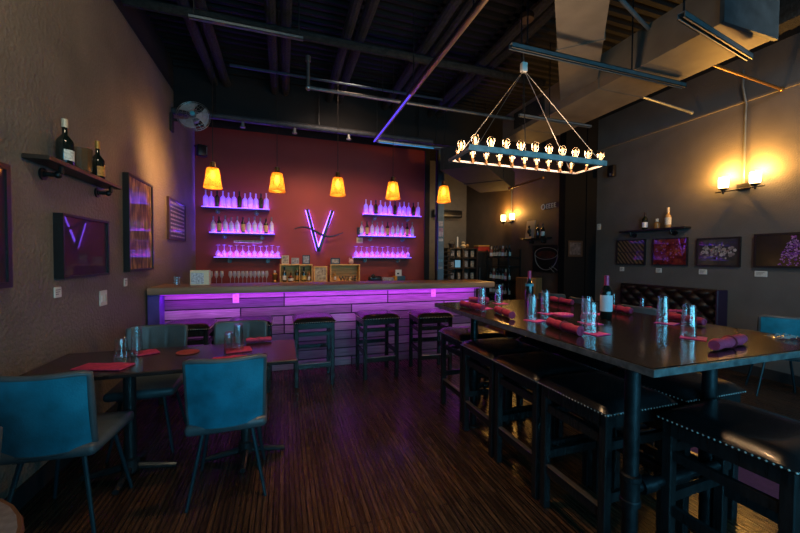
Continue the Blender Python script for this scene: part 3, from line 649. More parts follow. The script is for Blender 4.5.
# ------------------------------------------------------------------ right wall pieces
wall_frame('picture_frame', 'framed picture of dark angled wooden boards, farthest on the right wall', 'picture', 'r', 4.08, 4.58, 1.335, 1.75, 'chevron', .016, .03,
    extra=lambda t, w, h, y: MB().box(-w, w, y - .003, y, -.006, .006).build('dark_gap', M_frame, t, smooth=0))
def splash(cols, n, seed, shape='dot', cx=0, cz=0, sx=.2, sz=.12, r=(.006,.016)):
    def f(t, w, h, y):
        random.seed(seed)
        for ci, c in enumerate(cols):
            b = MB()
            for i in range(n):
                a = random.uniform(0, 2*PI); q = math.sqrt(random.random()); x = cx + sx*q*math.cos(a); z = cz + sz*q*math.sin(a); rr = random.uniform(*r)
                if shape == 'spike': x = cx + sx * (random.random() - .5) * 2 * max(.12, (1 - (z - cz + sz) / (2 * sz)) ** .8)
                if abs(x) > w - rr or abs(z) > h - rr: continue
                m = 5 + i % 3; vs = [(x + rr*(1 + .35*(k % 2))*math.cos(2*PI*k/(2*m)), y - .001 - .0004*ci, z + rr*(1 + .35*(k % 2))*math.sin(2*PI*k/(2*m))) for k in range(2*m)]
                b.add(vs, [tuple(range(2*m))])
            b.build('painted_petals', mat('petal', c, .5), t, smooth=0)['kind'] = 'stuff'
    return f
wall_frame('picture_frame', 'framed deep red picture with violet glints under the right wall shelf', 'picture', 'r', 3.46, 3.96, 1.335, 1.745, 'garnet', .016, .03, extra=splash([(.35,.05,.04),(.30,.08,.25)], 26, 5, sx=.2, sz=.14, r=(.006,.014)))
wall_frame('picture_frame', 'framed picture of pale blossoms on a twig on the right wall', 'picture', 'r', 2.85, 3.345, 1.335, 1.72, 'blossom', .016, .03, extra=splash([(.30,.25,.24),(.42,.36,.35),(.2,.15,.15)], 20, 8, sx=.2, sz=.10, r=(.008,.02)))
wall_frame('picture_frame', 'largest framed picture, purple lilac spike on black, nearest on the right wall', 'picture', 'r', 1.93, 2.71, 1.335, 1.74, 'lilac', .02, .04, extra=splash([(.10,.015,.22),(.26,.06,.38),(.42,.2,.48)], 95, 11, 'spike', -.04, -.01, .15, .17, (.003,.0085)))
for y, lb, w in ((4.49,'farthest of the white title cards, below the angled boards picture',.08), (3.87,'white title card below the deep red picture',.09), (3.27,'white title card below the pale blossom picture',.10), (2.65,'bluish title card below the large lilac picture',.12)):
    outlet('wall_card', lb, 'card', (XR, y, 1.255), 'r', w, .07, 'text')
outlet('light_switch', 'small white wall switch at the far end of the right wall', 'switch', (XR, 4.97, 2.016), 'r', .08, .11)
pipe_shelf('r', 3.43, 4.46, 1.895, .14, 'long black shelf on pipe brackets above the right wall pictures', (-.33, .3), M_frame)
bottle('wine_bottle', 'dark wine bottle with a white label on the right wall shelf', 'bottle', (5.42, 4.05, 1.896), .27, .038, M_bottled, M_labw, M_capdark, sh=.6)
bottle('liquor_bottle', 'tall pale gold bottle on the right wall shelf', 'bottle', (5.42, 3.70, 1.896), .30, .040, mat('gold_liquor', (.42,.25,.10), .2), M_label, M_capcream, sh=.55, labz=(.15,.5), nr=.36)
bottle('liquor_bottle', 'short round golden bottle between two taller ones on the right shelf', 'bottle', (5.42, 3.86, 1.896), .15, .042, mat('amber_decanter', (.35,.15,.04), .2), None, M_label, sh=.5, nr=.4, capz=.7)

def sconce(x, y, z, label, conduit=None, e=65):
    t = thing('wall_sconce', label, 'wall lamp', (x, y, z), RR)
    MB().rbox(-.07, .07, -.03, 0, -.03, .05, .006, 1).build('back_plate', M_iron, t)
    MB().tube([(-.25, -.11, -.03), (.25, -.11, -.03)], .009, 6).tube([(0, -.02, -.01), (0, -.11, -.03)], .012, 6).build('arm', M_iron, t)
    for s in (-1, 1):
        MB().lathe([(.012,-.06),(.012,-.02),(.045,-.005),(.05,.01)], 12, (s*.16, -.11, 0)).build('cup', M_iron, t)
        MB().lathe([(.04,.01),(.052,.03),(.054,.12),(.05,.15)], 14, (s*.16, -.11, 0)).build('glass_shade', M_sconce, t)
    if conduit: MB().tube([(0, -.015, .05), (0, -.015, .95), (.012, -.03, 1.02), (-.012, -.06, 1.25), (-.012, -.06, 1.45)], .012, 8).build('conduit', M_strut, t)
    for s in (-1, 1):
        l = bpy.data.lights.new('sconce_glow', 'POINT'); l.color = (1,.46,.08); l.energy = e; l.shadow_soft_size = .05
        o = bpy.data.objects.new('sconce_glow', l); COL.objects.link(o); o.location = (x - .11, y - s*.16, z + .17)
sconce(XR, 2.84, 2.335, 'glowing two cup wall sconce with a conduit rising to the trim, right wall', True)
sconce(4.85, 6.68, 2.26, 'glowing two cup wall sconce on the far brown wall above the wine rack', True, 26)

# ------------------------------------------------------------------ dining chairs
def make_chair(label, outer=None):
    """faces +Y; origin on the floor under the seat centre"""
    t = thing('dining_chair', label, 'chair', (0,0,0))
    # seat pad
    def seat(u, v, z0, z1):
        return None
    MB().rbox(-.215, .215, -.21, .22, .415, .48, .028, 3).build('seat', M_tealin, t)
    # backrest: curved panel, outside teal, inside grey with stitched channels
    nu, nv = 18, 10
    def sh(u, v, off):
        x = (u - .5) * 2; z = .455 + .385 * v
        hw = .190 + .008 * v
        cx = 1 - .10 * (abs(x) ** 8); cz = 1
        y = -.205 - .055 * v + .045 * x * x + off
        zz = z - (.010 * abs(x) ** 8 if v > .85 else 0) + (.010 * abs(x) ** 8 if v < .15 else 0) + .008 * v * x * x
        return (x * hw, y, zz)
    b = MB()
    b.grid(lambda u, v: sh(u, v, -.018 - .008 * math.sin(PI*v)), nu, nv, 0)
    def inner(u, v):
        q = (u * 3) % 1; d = .007 * (1 - abs(2*q - 1) ** 6); return sh(u, v, .018 + d * math.sin(PI * v) ** .4)
    b.grid(inner, nu * 2, nv, 1, flip=True)
    # rim
    rim = []
    for i in range(nu + 1): rim.append((i / nu, 0))
    for j in range(1, nv + 1): rim.append((1, j / nv))
    for i in range(nu - 1, -1, -1): rim.append((i / nu, 1))
    for j in range(nv - 1, 0, -1): rim.append((0, j / nv))
    b.tube([sh(u, v, 0) for u, v in rim], .0190, 8, 1, closed=True)
    b.build('backrest', [outer or M_teal, M_tealin], t, smooth=60)
    MB().box(-.15, .15, -.16, .17, .40, .418).build('seat_frame', M_cleg, t, smooth=0)
    for sx in (-1, 1):
        MB().tube([(sx*.125, -.13, .43), (sx*.205, -.20, .0)], [.012, .009], 8).build('leg', M_cleg, t)
        MB().tube([(sx*.125, .14, .43), (sx*.195, .20, .0)], [.012, .009], 8).build('leg', M_cleg, t)
    return t
c0 = make_chair('teal leather dining chair with its back to the camera, nearest the middle of the floor')
c0.location = (-.32, 2.39, 0); c0.rotation_euler.z = math.radians(2)
dup(c0, (-1.10, 2.34, 0), math.radians(-4), 'large teal leather dining chair beside the left wall at the picture edge')
dup(c0, (-.97, 3.09, 0), PI + .03, 'grey channelled dining chair behind the table, beside the left wall')
dup(c0, (-.36, 3.11, 0), PI - .02, 'grey channelled dining chair behind the table, in front of the second bar stool')
dup(c0, (-1.09, 1.28, 0), PI + .1, 'teal chair at the small round table, only its back edge in view')
dup(c0, (4.98, 2.24, 0), math.radians(-50), 'bright blue dining chair near the right wall beyond the tall table')
grp = 'chairs drawn up to the banquette tables'
c1 = make_chair('grey dining chair back between the red capped bottle and the tufted bench', M_tealin); c1.location = (4.28, 3.12, 0); c1.rotation_euler.z = -PI/2 + .1
dup(c1, (4.30, 3.98, 0), -PI/2, 'grey dining chair back behind the red capped wine bottle')
dup(c1, (4.35, 4.75, 0), -PI/2 + .5, 'grey dining chair farthest back, in front of the black jog')

# left dining table
t = thing('dining_table', 'dark rectangular dining table against the left wall', 'table', (-.665, 2.68, 0))
MB().rbox(-.745, .745, -.31, .30, .725, .75, .005, 1).build('tabletop', M_tablel, t)
for x in (-.285, .405):
    MB().tube([(x, 0, .02), (x, 0, .725)], .035, 14).build('pedestal', M_blackg, t)
    f = MB()
    for a, b_ in ((.26,0),(-.26,0),(0,.22),(0,-.22)): f.tube([(x, 0, .06), (x + a, b_, .022)], [.026, .018], 8)
    f.lathe([(.05,.04),(.05,.11),(.035,.12)], 14, (x,0,0)).build('foot', M_blackg, t)
# round side table
t = thing('round_table', 'small round grey table cut off at the lower left corner', 'table', (-.97, .93, 0))
MB().lathe([(.0001,.72),(.375,.72),(.39,.728),(.39,.745),(.38,.75),(.0001,.75)], 40).build('tabletop', mat('grey_stone_top', (.15,.15,.15), .5, noise=.35, nscale=40), t)
MB().lathe([(.391,.724),(.396,.735),(.391,.748)], 40).build('edge_band', mat('brown_edge', (.12,.05,.02), .5), t)
MB().tube([(0,0,.03),(0,0,.72)], .035, 12).build('pedestal', M_cleg, t); MB().lathe([(.24,0),(.24,.015),(.05,.04),(.036,.06)], 24).build('foot', M_cleg, t)
# its table setting
def tumbler(label, loc, h=.165, r=.036, cat='glass', inv=True, name='tumbler'):
    t = thing(name, label, cat, loc)
    P = [(r*1.04,0),(r*1.0,h*.05),(r*.93,h*.5),(r*.84,h*.93),(r*.78,h),(.0005,h),(.0005,h-.012),(r*.74,h-.013),(r*.9,h*.4),(r*.99,.001)]
    if not inv: P = [(q, h - z) for q, z in P][::-1]
    MB().lathe(P, 18).build('glass_body', M_glass, t, smooth=50)
    fl = MB()
    return t
tumbler('short upside down tumbler on the dining table, nearest the left wall', (-1.03, 2.78, .752), .125, .04)
tumbler('tall upside down tumbler beside the shorter one on the left dining table', (-.95, 2.80, .752), .195, .034)
tumbler('tall upside down tumbler on the dining table behind the middle teal chair', (-.31, 2.72, .752), .19, .034)
tumbler('second upside down tumbler close behind the middle teal chair', (-.37, 2.70, .752), .14, .034)
def flat_napkin(label, c, w, d, rz):
    t = thing('folded_napkin', label, 'napkin', (*c, .7505), rz)
    b = MB(); b.grid(lambda u, v: ((u-.5)*w, (v-.5)*d, .010 + .004*math.sin(u*7)*math.sin(v*5)), 8, 5).grid(lambda u, v: ((u-.5)*w, (v-.5)*d, .001), 8, 5, flip=True)
    ed = [(i/8, 0) for i in range(9)] + [(1, j/5) for j in range(1, 6)] + [(i/8, 1) for i in range(7, -1, -1)] + [(0, j/5) for j in range(4, 0, -1)]
    b.tube([((u-.5)*w, (v-.5)*d, .0055) for u, v in ed], .005, 6, closed=True)
    b.build('cloth', M_napkin, t)
flat_napkin('flat red napkin on the dining table nearest the left wall', (-1.03, 2.54), .28, .12, -.3)
flat_napkin('small red napkin beside the two tumblers on the dining table', (-.90, 2.83), .12, .11, .5)
flat_napkin('red napkin under the glass behind the middle teal chair', (-.31, 2.72), .16, .12, .2)
flat_napkin('red napkin just over the back of the middle teal chair', (-.34, 2.50), .2, .10, 0)
tag(MB().lathe([(.07,0),(.072,.004),(.07,.007),(.0001,.008)], 24, (-.64, 2.77, .7505)).build('coaster', mat('red_coaster', (.30,.04,.03), .7)), 'round red coaster alone in the middle of the left dining table', 'coaster')
# rolled napkins
def roll(label, a, b, z, r=.026, L=None):
    a, b = Vector((*a, z)), Vector((*b, z)); c = (a + b) / 2; d = b - a; ln = d.length
    t = thing('rolled_napkin', label, 'napkin', c, math.atan2(d.y, d.x))
    pts = [(-ln/2 + ln*i/10, .004*math.sin(i*1.3), r + .002) for i in range(11)]
    MB().tube(pts, [r*(.90 + .12*math.sin(i*1.9 + c.x*9)) for i in range(11)], 12).build('cloth', M_napkin, t)
    MB().tube([(ln*.5 + .001, r*.6*math.cos(q*PI/5)*(1-.02*q), r + r*.6*math.sin(q*PI/5)) for q in range(14)], .003, 5).build('fold_edge', M_napkin, t)
    MB().tube([(ln*.02 + .0*q, (r+.002)*math.cos(q*PI/6), r + .002 + (r+.002)*math.sin(q*PI/6)) for q in range(12)], .004, 5, closed=True).build('napkin_band', mat('band_red', (.22,.012,.03), .6), t)
roll('rolled red napkin on the far side of the left dining table, right of its glasses', (-.28, 2.93), (-.10, 2.95), .7505, .02)

# ------------------------------------------------------------------ tall table
TZ = 1.0
t = thing('tall_table', 'long dark counter height table on pipe legs, right foreground', 'table', (2.0, 1.98, 0))
MB().rbox(-.65, .66, -1.02, 1.04, .962, TZ, .005, 1).build('tabletop', M_tabletop, t)
MB().box(-.652, -.650, -1.02, 1.04, .966, .996).box(.660, .662, -1.02, 1.04, .966, .996).box(-.652, .662, -1.022, -1.020, .966, .996).box(-.652, .662, 1.04, 1.042, .966, .996).build('edge_band', mat('lit_edge_grey', (.10,.10,.10), .4, noise=.5, nscale=30), t, smooth=0)  # rim strips lightened to hold the light falling on the table edge
for k, (x, y) in enumerate(((-.565, -.87), (.03, -.815), (-.47, .625), (.0, .625))):
    MB().tube([(x, y, .01), (x, y, .962)], .030, 16).lathe([(.06,0),(.06,.012),(.03,.014)], 16, (x,y,0)).lathe([(.03,.945),(.06,.95),(.06,.962)], 16, (x,y,0)).build('leg', M_pipe, t)
    MB().lathe([(.030,.35),(.041,.355),(.041,.375),(.037,.38),(.037,.46),(.041,.465),(.041,.485),(.030,.49)], 16, (x,y,0)).build('pipe_tee', M_pipe, t)
for y in (-.87, .625):
    MB().tube([(-.565 if y < 0 else -.47, y, .42), (0, y, .42)], .022, 12).lathe([(.036,-.02),(.036,.05)], 14, M=Matrix.Translation((-.49, y, .42)) @ Matrix.Rotation(PI/2, 4, 'Y')).build('cross_pipe', M_pipe, t)
MB().tube([(-.28, -.87, .42), (-.28, .625, .42)], .022, 12).lathe([(.034,-.05),(.034,.05)], 14, M=Matrix.Translation((-.28, -.87, .42)) @ Matrix.Rotation(PI/2, 4, 'Y')).build('spine_pipe', M_pipe, t)

def make_stool(label, nail=True):
    """faces -Y"""
    t = thing('bar_stool', label, 'stool', (0,0,0)); h = .215
    # padded seat
    def top(u, v):
        x = (u - .5) * 2; y = (v - .5) * 2; e = (1 - abs(x) ** 5) * (1 - abs(y) ** 5)
        s = lambda q: math.copysign(abs(q) ** .9, q)
        return (.228 * x, .228 * y, .715 + .045 * max(0, e) ** .35)
    b = MB(); b.grid(top, 16, 16); b.rbox(-.229, .229, -.229, .229, .70, .718, .005, 1); b.build('seat', M_leather, t, smooth=60)
    nb = MB(); n = 24
    for i in range(n):
        q = -.222 + .444 * i / (n - 1)
        for p, ax in (((q, -.2295), 0), ((q, .2295), 0), ((-.2295, q), 1), ((.2295, q), 1)):
            x, y = p; r = .0048
            dx, dy = (0, -1 if y < 0 else 1) if ax == 0 else (-1 if x < 0 else 1, 0)
            tx, ty = (1, 0) if ax == 0 else (0, 1)
            vs = [(x + tx*r*c, y + ty*r*c, .709 + r*s_) for c, s_ in ((1,0),(0,1),(-1,0),(0,-1))] + [(x + dx*.004, y + dy*.004, .709)]
            fs = [(0,1,4),(1,2,4),(2,3,4),(3,0,4)]
            nb.add(vs, fs)
    nb.build('nailhead_trim', M_nail, t)
    a = MB()
    for s in (-1, 1):
        a.box(-h + .02, h - .02, s*h - (.022 if s > 0 else 0), s*h + (.022 if s < 0 else 0), .64, .70)
        a.box(s*h - (.022 if s > 0 else 0), s*h + (.022 if s < 0 else 0), -h + .02, h - .02, .64, .70)
    a.build('apron', M_blackg, t, smooth=0)
    for sx in (-1, 1):
        for sy in (-1, 1):
            MB().rbox(min(sx*h, sx*(h-.042)), max(sx*h, sx*(h-.042)), min(sy*h, sy*(h-.042)), max(sy*h, sy*(h-.042)), 0, .70, .004, 1).build('leg', M_blackg, t)
    k = h - .03
    for s in (-1, 1):
        MB().box(-k, k, s*(h-.021)-.011, s*(h-.021)+.011, .555, .60).build('upper_rail', M_blackg, t, smooth=0)
        MB().box(s*(h-.021)-.011, s*(h-.021)+.011, -k, k, .53, .57).build('upper_rail', M_blackg, t, smooth=0)
        MB().box(s*(h-.021)-.011, s*(h-.021)+.011, -k, k, .28, .325).build('stretcher', M_blackg, t, smooth=0)
    MB().box(-k, k, (h-.021)-.011, (h-.021)+.011, .33, .375).build('stretcher', M_blackg, t, smooth=0)
    f = MB().box(-k, k, -(h-.021)-.012, -(h-.021)+.012, .20, .25).build('footrest', M_blackg, t, smooth=0)
    MB().rbox(-k, k, -(h-.021)-.016, -(h-.021)+.014, .248, .256, .002, 1).build('metal_plate', M_steel, f)
    return t
s0 = make_stool('black padded bar stool at the purple bar, directly below the V sign')
s0.location = (.32, 4.13, 0); 
for x, y, r, lb in ((-.93,4.08,0,'black bar stool at the bar nearest the left wall, half hidden by a grey chair'), (-.35,4.1,0,'black bar stool at the bar behind the second grey chair'),
                    (1.08,4.16,.03,'black bar stool at the bar below the right lit shelves'), (1.75,4.06,-.07,'black bar stool at the bar next to the corner of the tall table')):
    dup(s0, (x, y, 0), r, lb)
for i, y in enumerate((1.42, 1.882, 2.344, 2.88)):
    w = ('nearest','second nearest','third nearest','farthest')[i]
    dup(s0, (1.615 + (.05 if i == 3 else 0), y, 0), -PI/2, '%s of the four black stools tucked along the open side of the tall table' % w)
    dup(s0, (2.145, y, 0), PI/2, '%s of the four black stools on the wall side under the tall table' % w)
dup(s0, (1.845, .905, 0), 0.04, 'large black stool with bright nailheads at the near end of the tall table')

# settings on the tall table
G = 'upside down tumblers on the tall table'
for (x, y), lb in zip(((1.60,2.60),(1.92,2.83),(1.62,1.99),(1.93,2.22),(1.67,1.55),(1.90,1.80),(2.405,1.66),(2.10,1.31)),
    ('upside down tumbler at the far left corner of the tall table beside a napkin', 'upside down tumbler at the far end of the tall table, behind another', 'upside down tumbler in front of the blue capped far bottle',
     'upside down tumbler just right of the far wine bottle', 'upside down tumbler standing in front of the red capped wine bottle', 'upside down tumbler half hidden left of the red capped wine bottle', 'upside down tumbler right of the wine bottle, the farther of two', 'nearest upside down tumbler at the near end of the tall table')):
    tumbler(lb, (x, y, TZ + .0045), .172, .036)
def coaster(label, c, rz):
    t = tag(MB().rbox(-.055, .055, -.055, .055, 0, .003, .001, 1).build('square_coaster', M_coaster, None, (*c, TZ + .0008), rz), label, 'coaster')
for (x, y), r, lb in zip(((1.60,2.57),(1.92,2.80),(1.62,1.96),(1.93,2.19),(1.67,1.52),(1.90,1.77),(2.40,1.63),(2.09,1.28)), (.2,-.1,.3,0,.1,-.2,.3,.5),
    ('far left','far end','before the far bottle','right of the far bottle','before the red capped bottle','left of the red capped bottle','farther right of both bottles','nearest place')):
    coaster('square pink coaster under the tumbler, %s on the tall table' % lb, (x, y), r)
coaster('lone square pink coaster in the middle of the tall table', (2.26, 2.08), .4)
for a, b, lb in (((1.46,2.70),(1.50,2.42),'rolled red napkin at the far left corner of the tall table'), ((1.68,2.96),(1.83,2.86),'rolled red napkin at the far end of the tall table against the bar'),
        ((1.56,2.32),(1.50,2.05),'rolled red napkin between the two nearest the bar on the open side'), ((1.57,1.77),(1.53,1.49),'rolled red napkin in front of the nearest pair of bottle side tumblers'),
        ((2.50,2.82),(2.47,2.50),'rolled red napkin on the far wall side of the tall table'), ((2.56,2.22),(2.50,1.96),'rolled red napkin behind the red capped wine bottle'),
        ((2.58,1.75),(2.51,1.48),'rolled red napkin behind the two nearest tumblers on the wall side'), ((1.87,1.06),(2.17,1.11),'nearest rolled red napkin, lying crosswise at the near table end')):
    roll(lb, a, b, TZ + .0005, .027)
t = thing('round_coaster', 'round pink coaster with pale dots in the middle of the tall table', 'coaster', (2.0, 2.11, TZ + .0005))
MB().lathe([(.07,0),(.072,.004),(.07,.008),(.0001,.009)], 28).build('disc', M_coaster, t)
b = MB()
for i in range(12): b.lathe([(.005,.0092),(.005,.0105)], 6, (.052*math.cos(i*PI/6), .052*math.sin(i*PI/6), 0))
b.build('dot_pattern', M_label, t)
bottle('wine_bottle', 'dark wine bottle with red foil and white label on the tall table', 'bottle', (2.16, 1.88, TZ + .001), .305, .038, M_bottled, M_labw, M_cappink, sh=.62, labz=(.18,.55), capz=.75, arc=3.6, rz=-.7)
bottle('wine_bottle', 'dark wine bottle with pink foil at the far end of the tall table', 'bottle', (2.13, 2.66, TZ + .001), .31, .037, M_bottled, mat('blue_label', (.05,.3,.4), .5), M_cappink, sh=.55, labz=(.55,.62), capz=.78)
t = thing('plastic_wrap', 'crumpled clear plastic lying at the near right corner of the tall table', 'wrapper', (2.57, 1.12, TZ + .001), -.5)
random.seed(4); b = MB(); b.grid(lambda u, v: ((u-.5)*.16, (v-.5)*.09, .004 + .022*random.random()*math.sin(PI*u)), 12, 7); b.build('film', mat('clear_film', (.45,.5,.5), .2, alpha=.45), t, smooth=0)
tag(MB().rbox(2.75, 4.1, .95, 1.95, .0, .008, .003, 1).build('purple_floor_light', mat('painted_purple_light', (.07,.016,.085), .75, noise=.2, nscale=60)), 'painted purple light on the floor beyond the near stool', 'light patch')  # flat sheet coloured to stand for purple light on the boards

# ------------------------------------------------------------------ banquette
t = thing('banquette', 'tufted dark brown leather banquette bench along the right wall', 'bench', (XR - .01, 3.0, 0))
Lb = 1.42
def tuft(u, v):
    y = u * Lb; z = .50 + v * .52; s = .21
    a = (y / s + z / (s*.85)); b_ = (y / s - z / (s*.85))
    d = min(abs(a - round(a)), .5) ; e = min(abs(b_ - round(b_)), .5)
    pz = (abs(math.sin(PI * a)) * abs(math.sin(PI * b_))) ** .45
    edge = min(1, min(u * Lb, (1 - u) * Lb) / .05) * min(1, min(v, 1 - v) * .52 / .04)
    return (-.10 - .055 * pz * edge, y, z)
b = MB(); b.grid(tuft, 110, 44, flip=True)
b.build('tufted_back', M_tuft, t, smooth=80)
MB().rbox(-.11, -.002, 0, Lb, .1, 1.025, .012, 2).build('back_frame', M_tuft, t)
MB().rbox(-.62, -.11, 0, Lb, .36, .48, .035, 3).build('seat_cushion', M_tuft, t); MB().box(-.58, -.11, .02, Lb - .02, 0, .36).build('base', M_frame, t, smooth=0)
MB().rbox(-.20, -.001, -.03, 0, .1, 1.03, .008, 1).build('end_panel', mat('purple_light_panel', (.025,.010,.03), .5), t)  # purple light on the bench end is mixed into the panel colour
bt = MB()
for j in range(-2, 30):
    for i in range(0, 30):
        a, c = j, i
        y = (a + c) / 2 * .21; z = (a - c) / 2 * .1785
        if .05 < y < Lb - .05 and .54 < z < 1.0: bt.ball((-.108, y, z), .012, 8)
bt.build('buttons', M_tuft, t)
for i, (y, lb) in enumerate(((3.2, 'small dark table in front of the banquette, nearest the camera'), (4.02, 'small dark table in front of the banquette, farther from the camera'))):
    t = thing('small_table', lb, 'table', (4.60, y, 0))
    MB().rbox(-.26, .26, -.32, .32, .725, .75, .005, 1).build('tabletop', M_tablel, t); MB().tube([(0,0,.03),(0,0,.725)], .035, 12).build('pedestal', M_cleg, t); MB().lathe([(.22,0),(.22,.012),(.04,.04)], 20).build('foot', M_cleg, t)
tumbler('upside down tumbler on the nearer small banquette table', (4.60, 3.45, .752), .15, .034)
tumbler('upside down tumbler on the farther small banquette table', (4.80, 4.05, .752), .15, .034)
roll('rolled red napkin on the nearer small table before the banquette', (4.80, 3.04), (4.62, 3.14), .7505, .02)
roll('rolled red napkin beside the tumbler on the nearer banquette table', (4.56, 3.38), (4.70, 3.40), .7505, .02)

# ------------------------------------------------------------------ back lobby
wall_frame('picture_frame', 'small framed photo on the black jog beside the right wall', 'picture', 'w', 0, .33, 1.47, 1.76, mat('dim_photo', (.10,.09,.10), .4, nscale=18, col2=(.012,.01,.012)), .035, .02, mat('dark_brown_frame', (.03,.018,.012), .4))
o = [x for x in bpy.data.objects if x.name.startswith('picture_frame') and x.parent is None and x.get('label', '').startswith('small framed photo')][0]
o.location = (5.02, 5.05, 1.61); o.rotation_euler.z = 0
def bowl(t, w, h, y):
    E1 = lambda cx, cz, rx, rz, a0, a1, n=40: [(cx + rx*math.cos(a0 + (a1-a0)*i/n), y - .004, cz + rz*math.sin(a0 + (a1-a0)*i/n)) for i in range(n + 1)]
    b = MB(); b.tube(E1(-.0, .10, .31, .115, 0, 2*PI), .006, 5); b.tube(E1(0, .08, .31, .30, PI, 2*PI), .007, 5)
    b.tube([(.10, y - .004, -.17), (.24, y - .004, -.26)], .006, 5); b.tube([(.16, y - .004, -.14), (.31, y - .004, -.22)], .006, 5); b.tube([(.33, y-.004, .25), (.31, y-.004, .1), (.335, y-.004, -.05)], .005, 5)
    b.build('glass_outline', mat('chalk_grey', (.22,.20,.17), .6), t)
    pts = E1(0, .08, .26, .075, 0, 2*PI, 30)[:-1]; MB().add(pts, [tuple(range(30))[::-1]]).build('wine_surface', mat('wine_art', (.10,.02,.015), .3, nscale=8, col2=(.02,.012,.01)), t, smooth=0)
wall_frame('painting', 'large dark painting of a wine glass seen from above on the brown wall', 'painting', 'w', 5.19, 5.93, 1.165, 1.69, mat('black_canvas', (.008,.007,.007), .3), .01, .03, extra=bowl)
pipe_shelf('w', 5.43, 6.19, 1.84, .13, 'small black shelf with wine and a card on the far brown wall', (-.15, .2), M_frame)
t = thing('wine_print', 'cream card with a dark figure leaning on the small far shelf', 'card', (4.74, 5.95, 1.842), RR)
MB().box(-.13, .13, 0, .012, 0, .36, M=Matrix.Rotation(-.12, 4, 'X')).build('card', mat('cream_print', (.42,.34,.22), .6), t, smooth=0)
MB().ball((0, -.004, .22), .025, sc=(1,1,1.6)).ball((.0, -.002, .14), .05, sc=(.8,1,1.3)).ball((.03,-.002,.06), .03).build('printed_figure', M_frame, t)
bottle('wine_bottle', 'black wine bottle next to the cream card on the far shelf', 'bottle', (4.76, 5.72, 1.841), .26, .036, M_bottled, None, M_capdark)
bottle('wine_bottle', 'wine bottle with a grey label at the end of the far shelf', 'bottle', (4.76, 5.58, 1.841), .26, .036, M_bottled, M_label, M_capdark)
t = thing('wall_sign', 'small white lettered sign with a round emblem high on the far brown wall', 'sign', (4.84, 5.50, 2.44), RR)
MB().tube([(-.17 + .045*math.cos(a*PI/8), -.004, .0 + .05*math.sin(a*PI/8)) for a in range(16)], .010, 6, closed=True).build('round_emblem', M_white, t)
b = MB()
for x in (-.09, -.02, .05, .12):
    b.box(x, x + .014, -.008, .002, -.045, .045); b.box(x, x + .048, -.008, .002, .03, .045); b.box(x, x + .04, -.008, .002, -.007, .007); b.box(x, x + .048, -.008, .002, -.045, -.03)
b.build('lettering', M_white, t, smooth=0)
# wine rack
t = thing('wine_rack', 'tall black metal rack full of wine bottles against the far brown wall', 'rack', (4.66, 6.72, 0), RR)
w = .40; fr = MB()
for x in (-w, w):
    for y in (-.15, .15): fr.box(x - .012, x + .012, y - .012, y + .012, 0, 1.62)
fr.build('frame', M_frame, t, smooth=0)
sz = (.30, .62, .94, 1.26, 1.45)
for z in sz: MB().box(-w, w, -.15, .15, z - .016, z).build('shelf', M_frame, t, smooth=0)
random.seed(5)
pb = bottle('wine_bottle', 'dark wine bottle, first from the left on the top of the black rack', 'bottle', (0,0,0), .26, .036, M_bottled, M_label, M_capdark)
pb2 = bottle('wine_bottle', 'pale labelled bottle', 'bottle', (0,0,0), .25, .036, mat('rose_bottle', (.25,.08,.07), .15), M_labw, M_capcream)
first = {id(pb): True, id(pb2): True}
rows = ((1.45, 'top'), (.94, 'second'), (.62, 'third'), (.30, 'lowest'))
for z, rn in rows:
    for i in range(7):
        p = pb2 if (i + int(z*10)) % 4 == 2 else pb
        lb = '%s bottle, %s from the left on the %s level of the black rack' % ('pale labelled' if p is pb2 else 'dark wine', ORD[i], rn)
        loc = (4.66 - .08, 6.72 + .34 - .113*i, z + .001)
        if first[id(p)]: p.location = loc; p['label'] = lb; p['group'] = 'bottles on the black rack'; first[id(p)] = False
        else: dup(p, loc, 0, lb, 'bottles on the black rack')
# fridge + red box
t = thing('refrigerator', 'tall matte black cooler between the display cabinet and the wine rack', 'cooler', (4.62, 7.42, 0), 0)
MB().rbox(-.21, .21, 0, .5, 0, 1.60, .01, 2).build('housing', M_frame, t); MB().rbox(-.20, .20, -.03, 0, .08, 1.56, .006, 1).build('door', M_blackg, t); MB().tube([(-.16,-.06,.8),(-.16,-.06,1.2)], .01, 6).build('handle', M_strut, t)
t = thing('gift_box', 'red box with a gold lid on top of the black cooler', 'box', (4.62, 7.55, 1.602))
MB().rbox(-.16, .16, -.1, .1, 0, .11, .005, 1).build('box_body', mat('red_carton', (.25,.02,.015), .5), t); MB().rbox(-.165, .165, -.105, .105, .11, .145, .005, 1).build('lid', mat('gold_lid', (.35,.2,.05), .5), t)
# display cabinet
t = thing('display_cabinet', 'dark wooden display cabinet of cards behind the bar end', 'cabinet', (3.98, 7.3, 0))
c = MB(); 
for x in (-.37, .37, 0): c.box(x - .02, x + .02, 0, .35, 0, 1.66)
for z in (0, .5, .9, 1.18, 1.42, 1.64): c.box(-.37, .37, 0, .35, z, z + .024)
c.box(-.37, .37, .33, .35, 0, 1.66).build('case', M_darkwood, t, smooth=0)
random.seed(9)
for z, rn in ((.925,'lower'), (1.205,'middle'), (1.445,'upper')):
    for i, x in enumerate((-.26, -.1, .1, .26)):
        small_frame(3.98 + x, .11, .17, 'small %s card, %s from the left on the %s shelf of the dark cabinet' % (('pale','brown')[i % 2], ORD[i], rn), M_darkwood, (M_ph2, M_ph)[i % 2], 7.34, z + .001)
t = thing('ornament', 'cream and gold ornament on top of the display cabinet', 'ornament', (4.04, 7.42, 1.666))
MB().lathe([(.05,0),(.07,.05),(.03,.09),(.05,.13),(.0005,.16)], 12).build('ornament_body', mat('cream_gold', (.5,.38,.22), .4), t); MB().ball((.10,0,.05), .05).build('side_ball', M_gold, t)
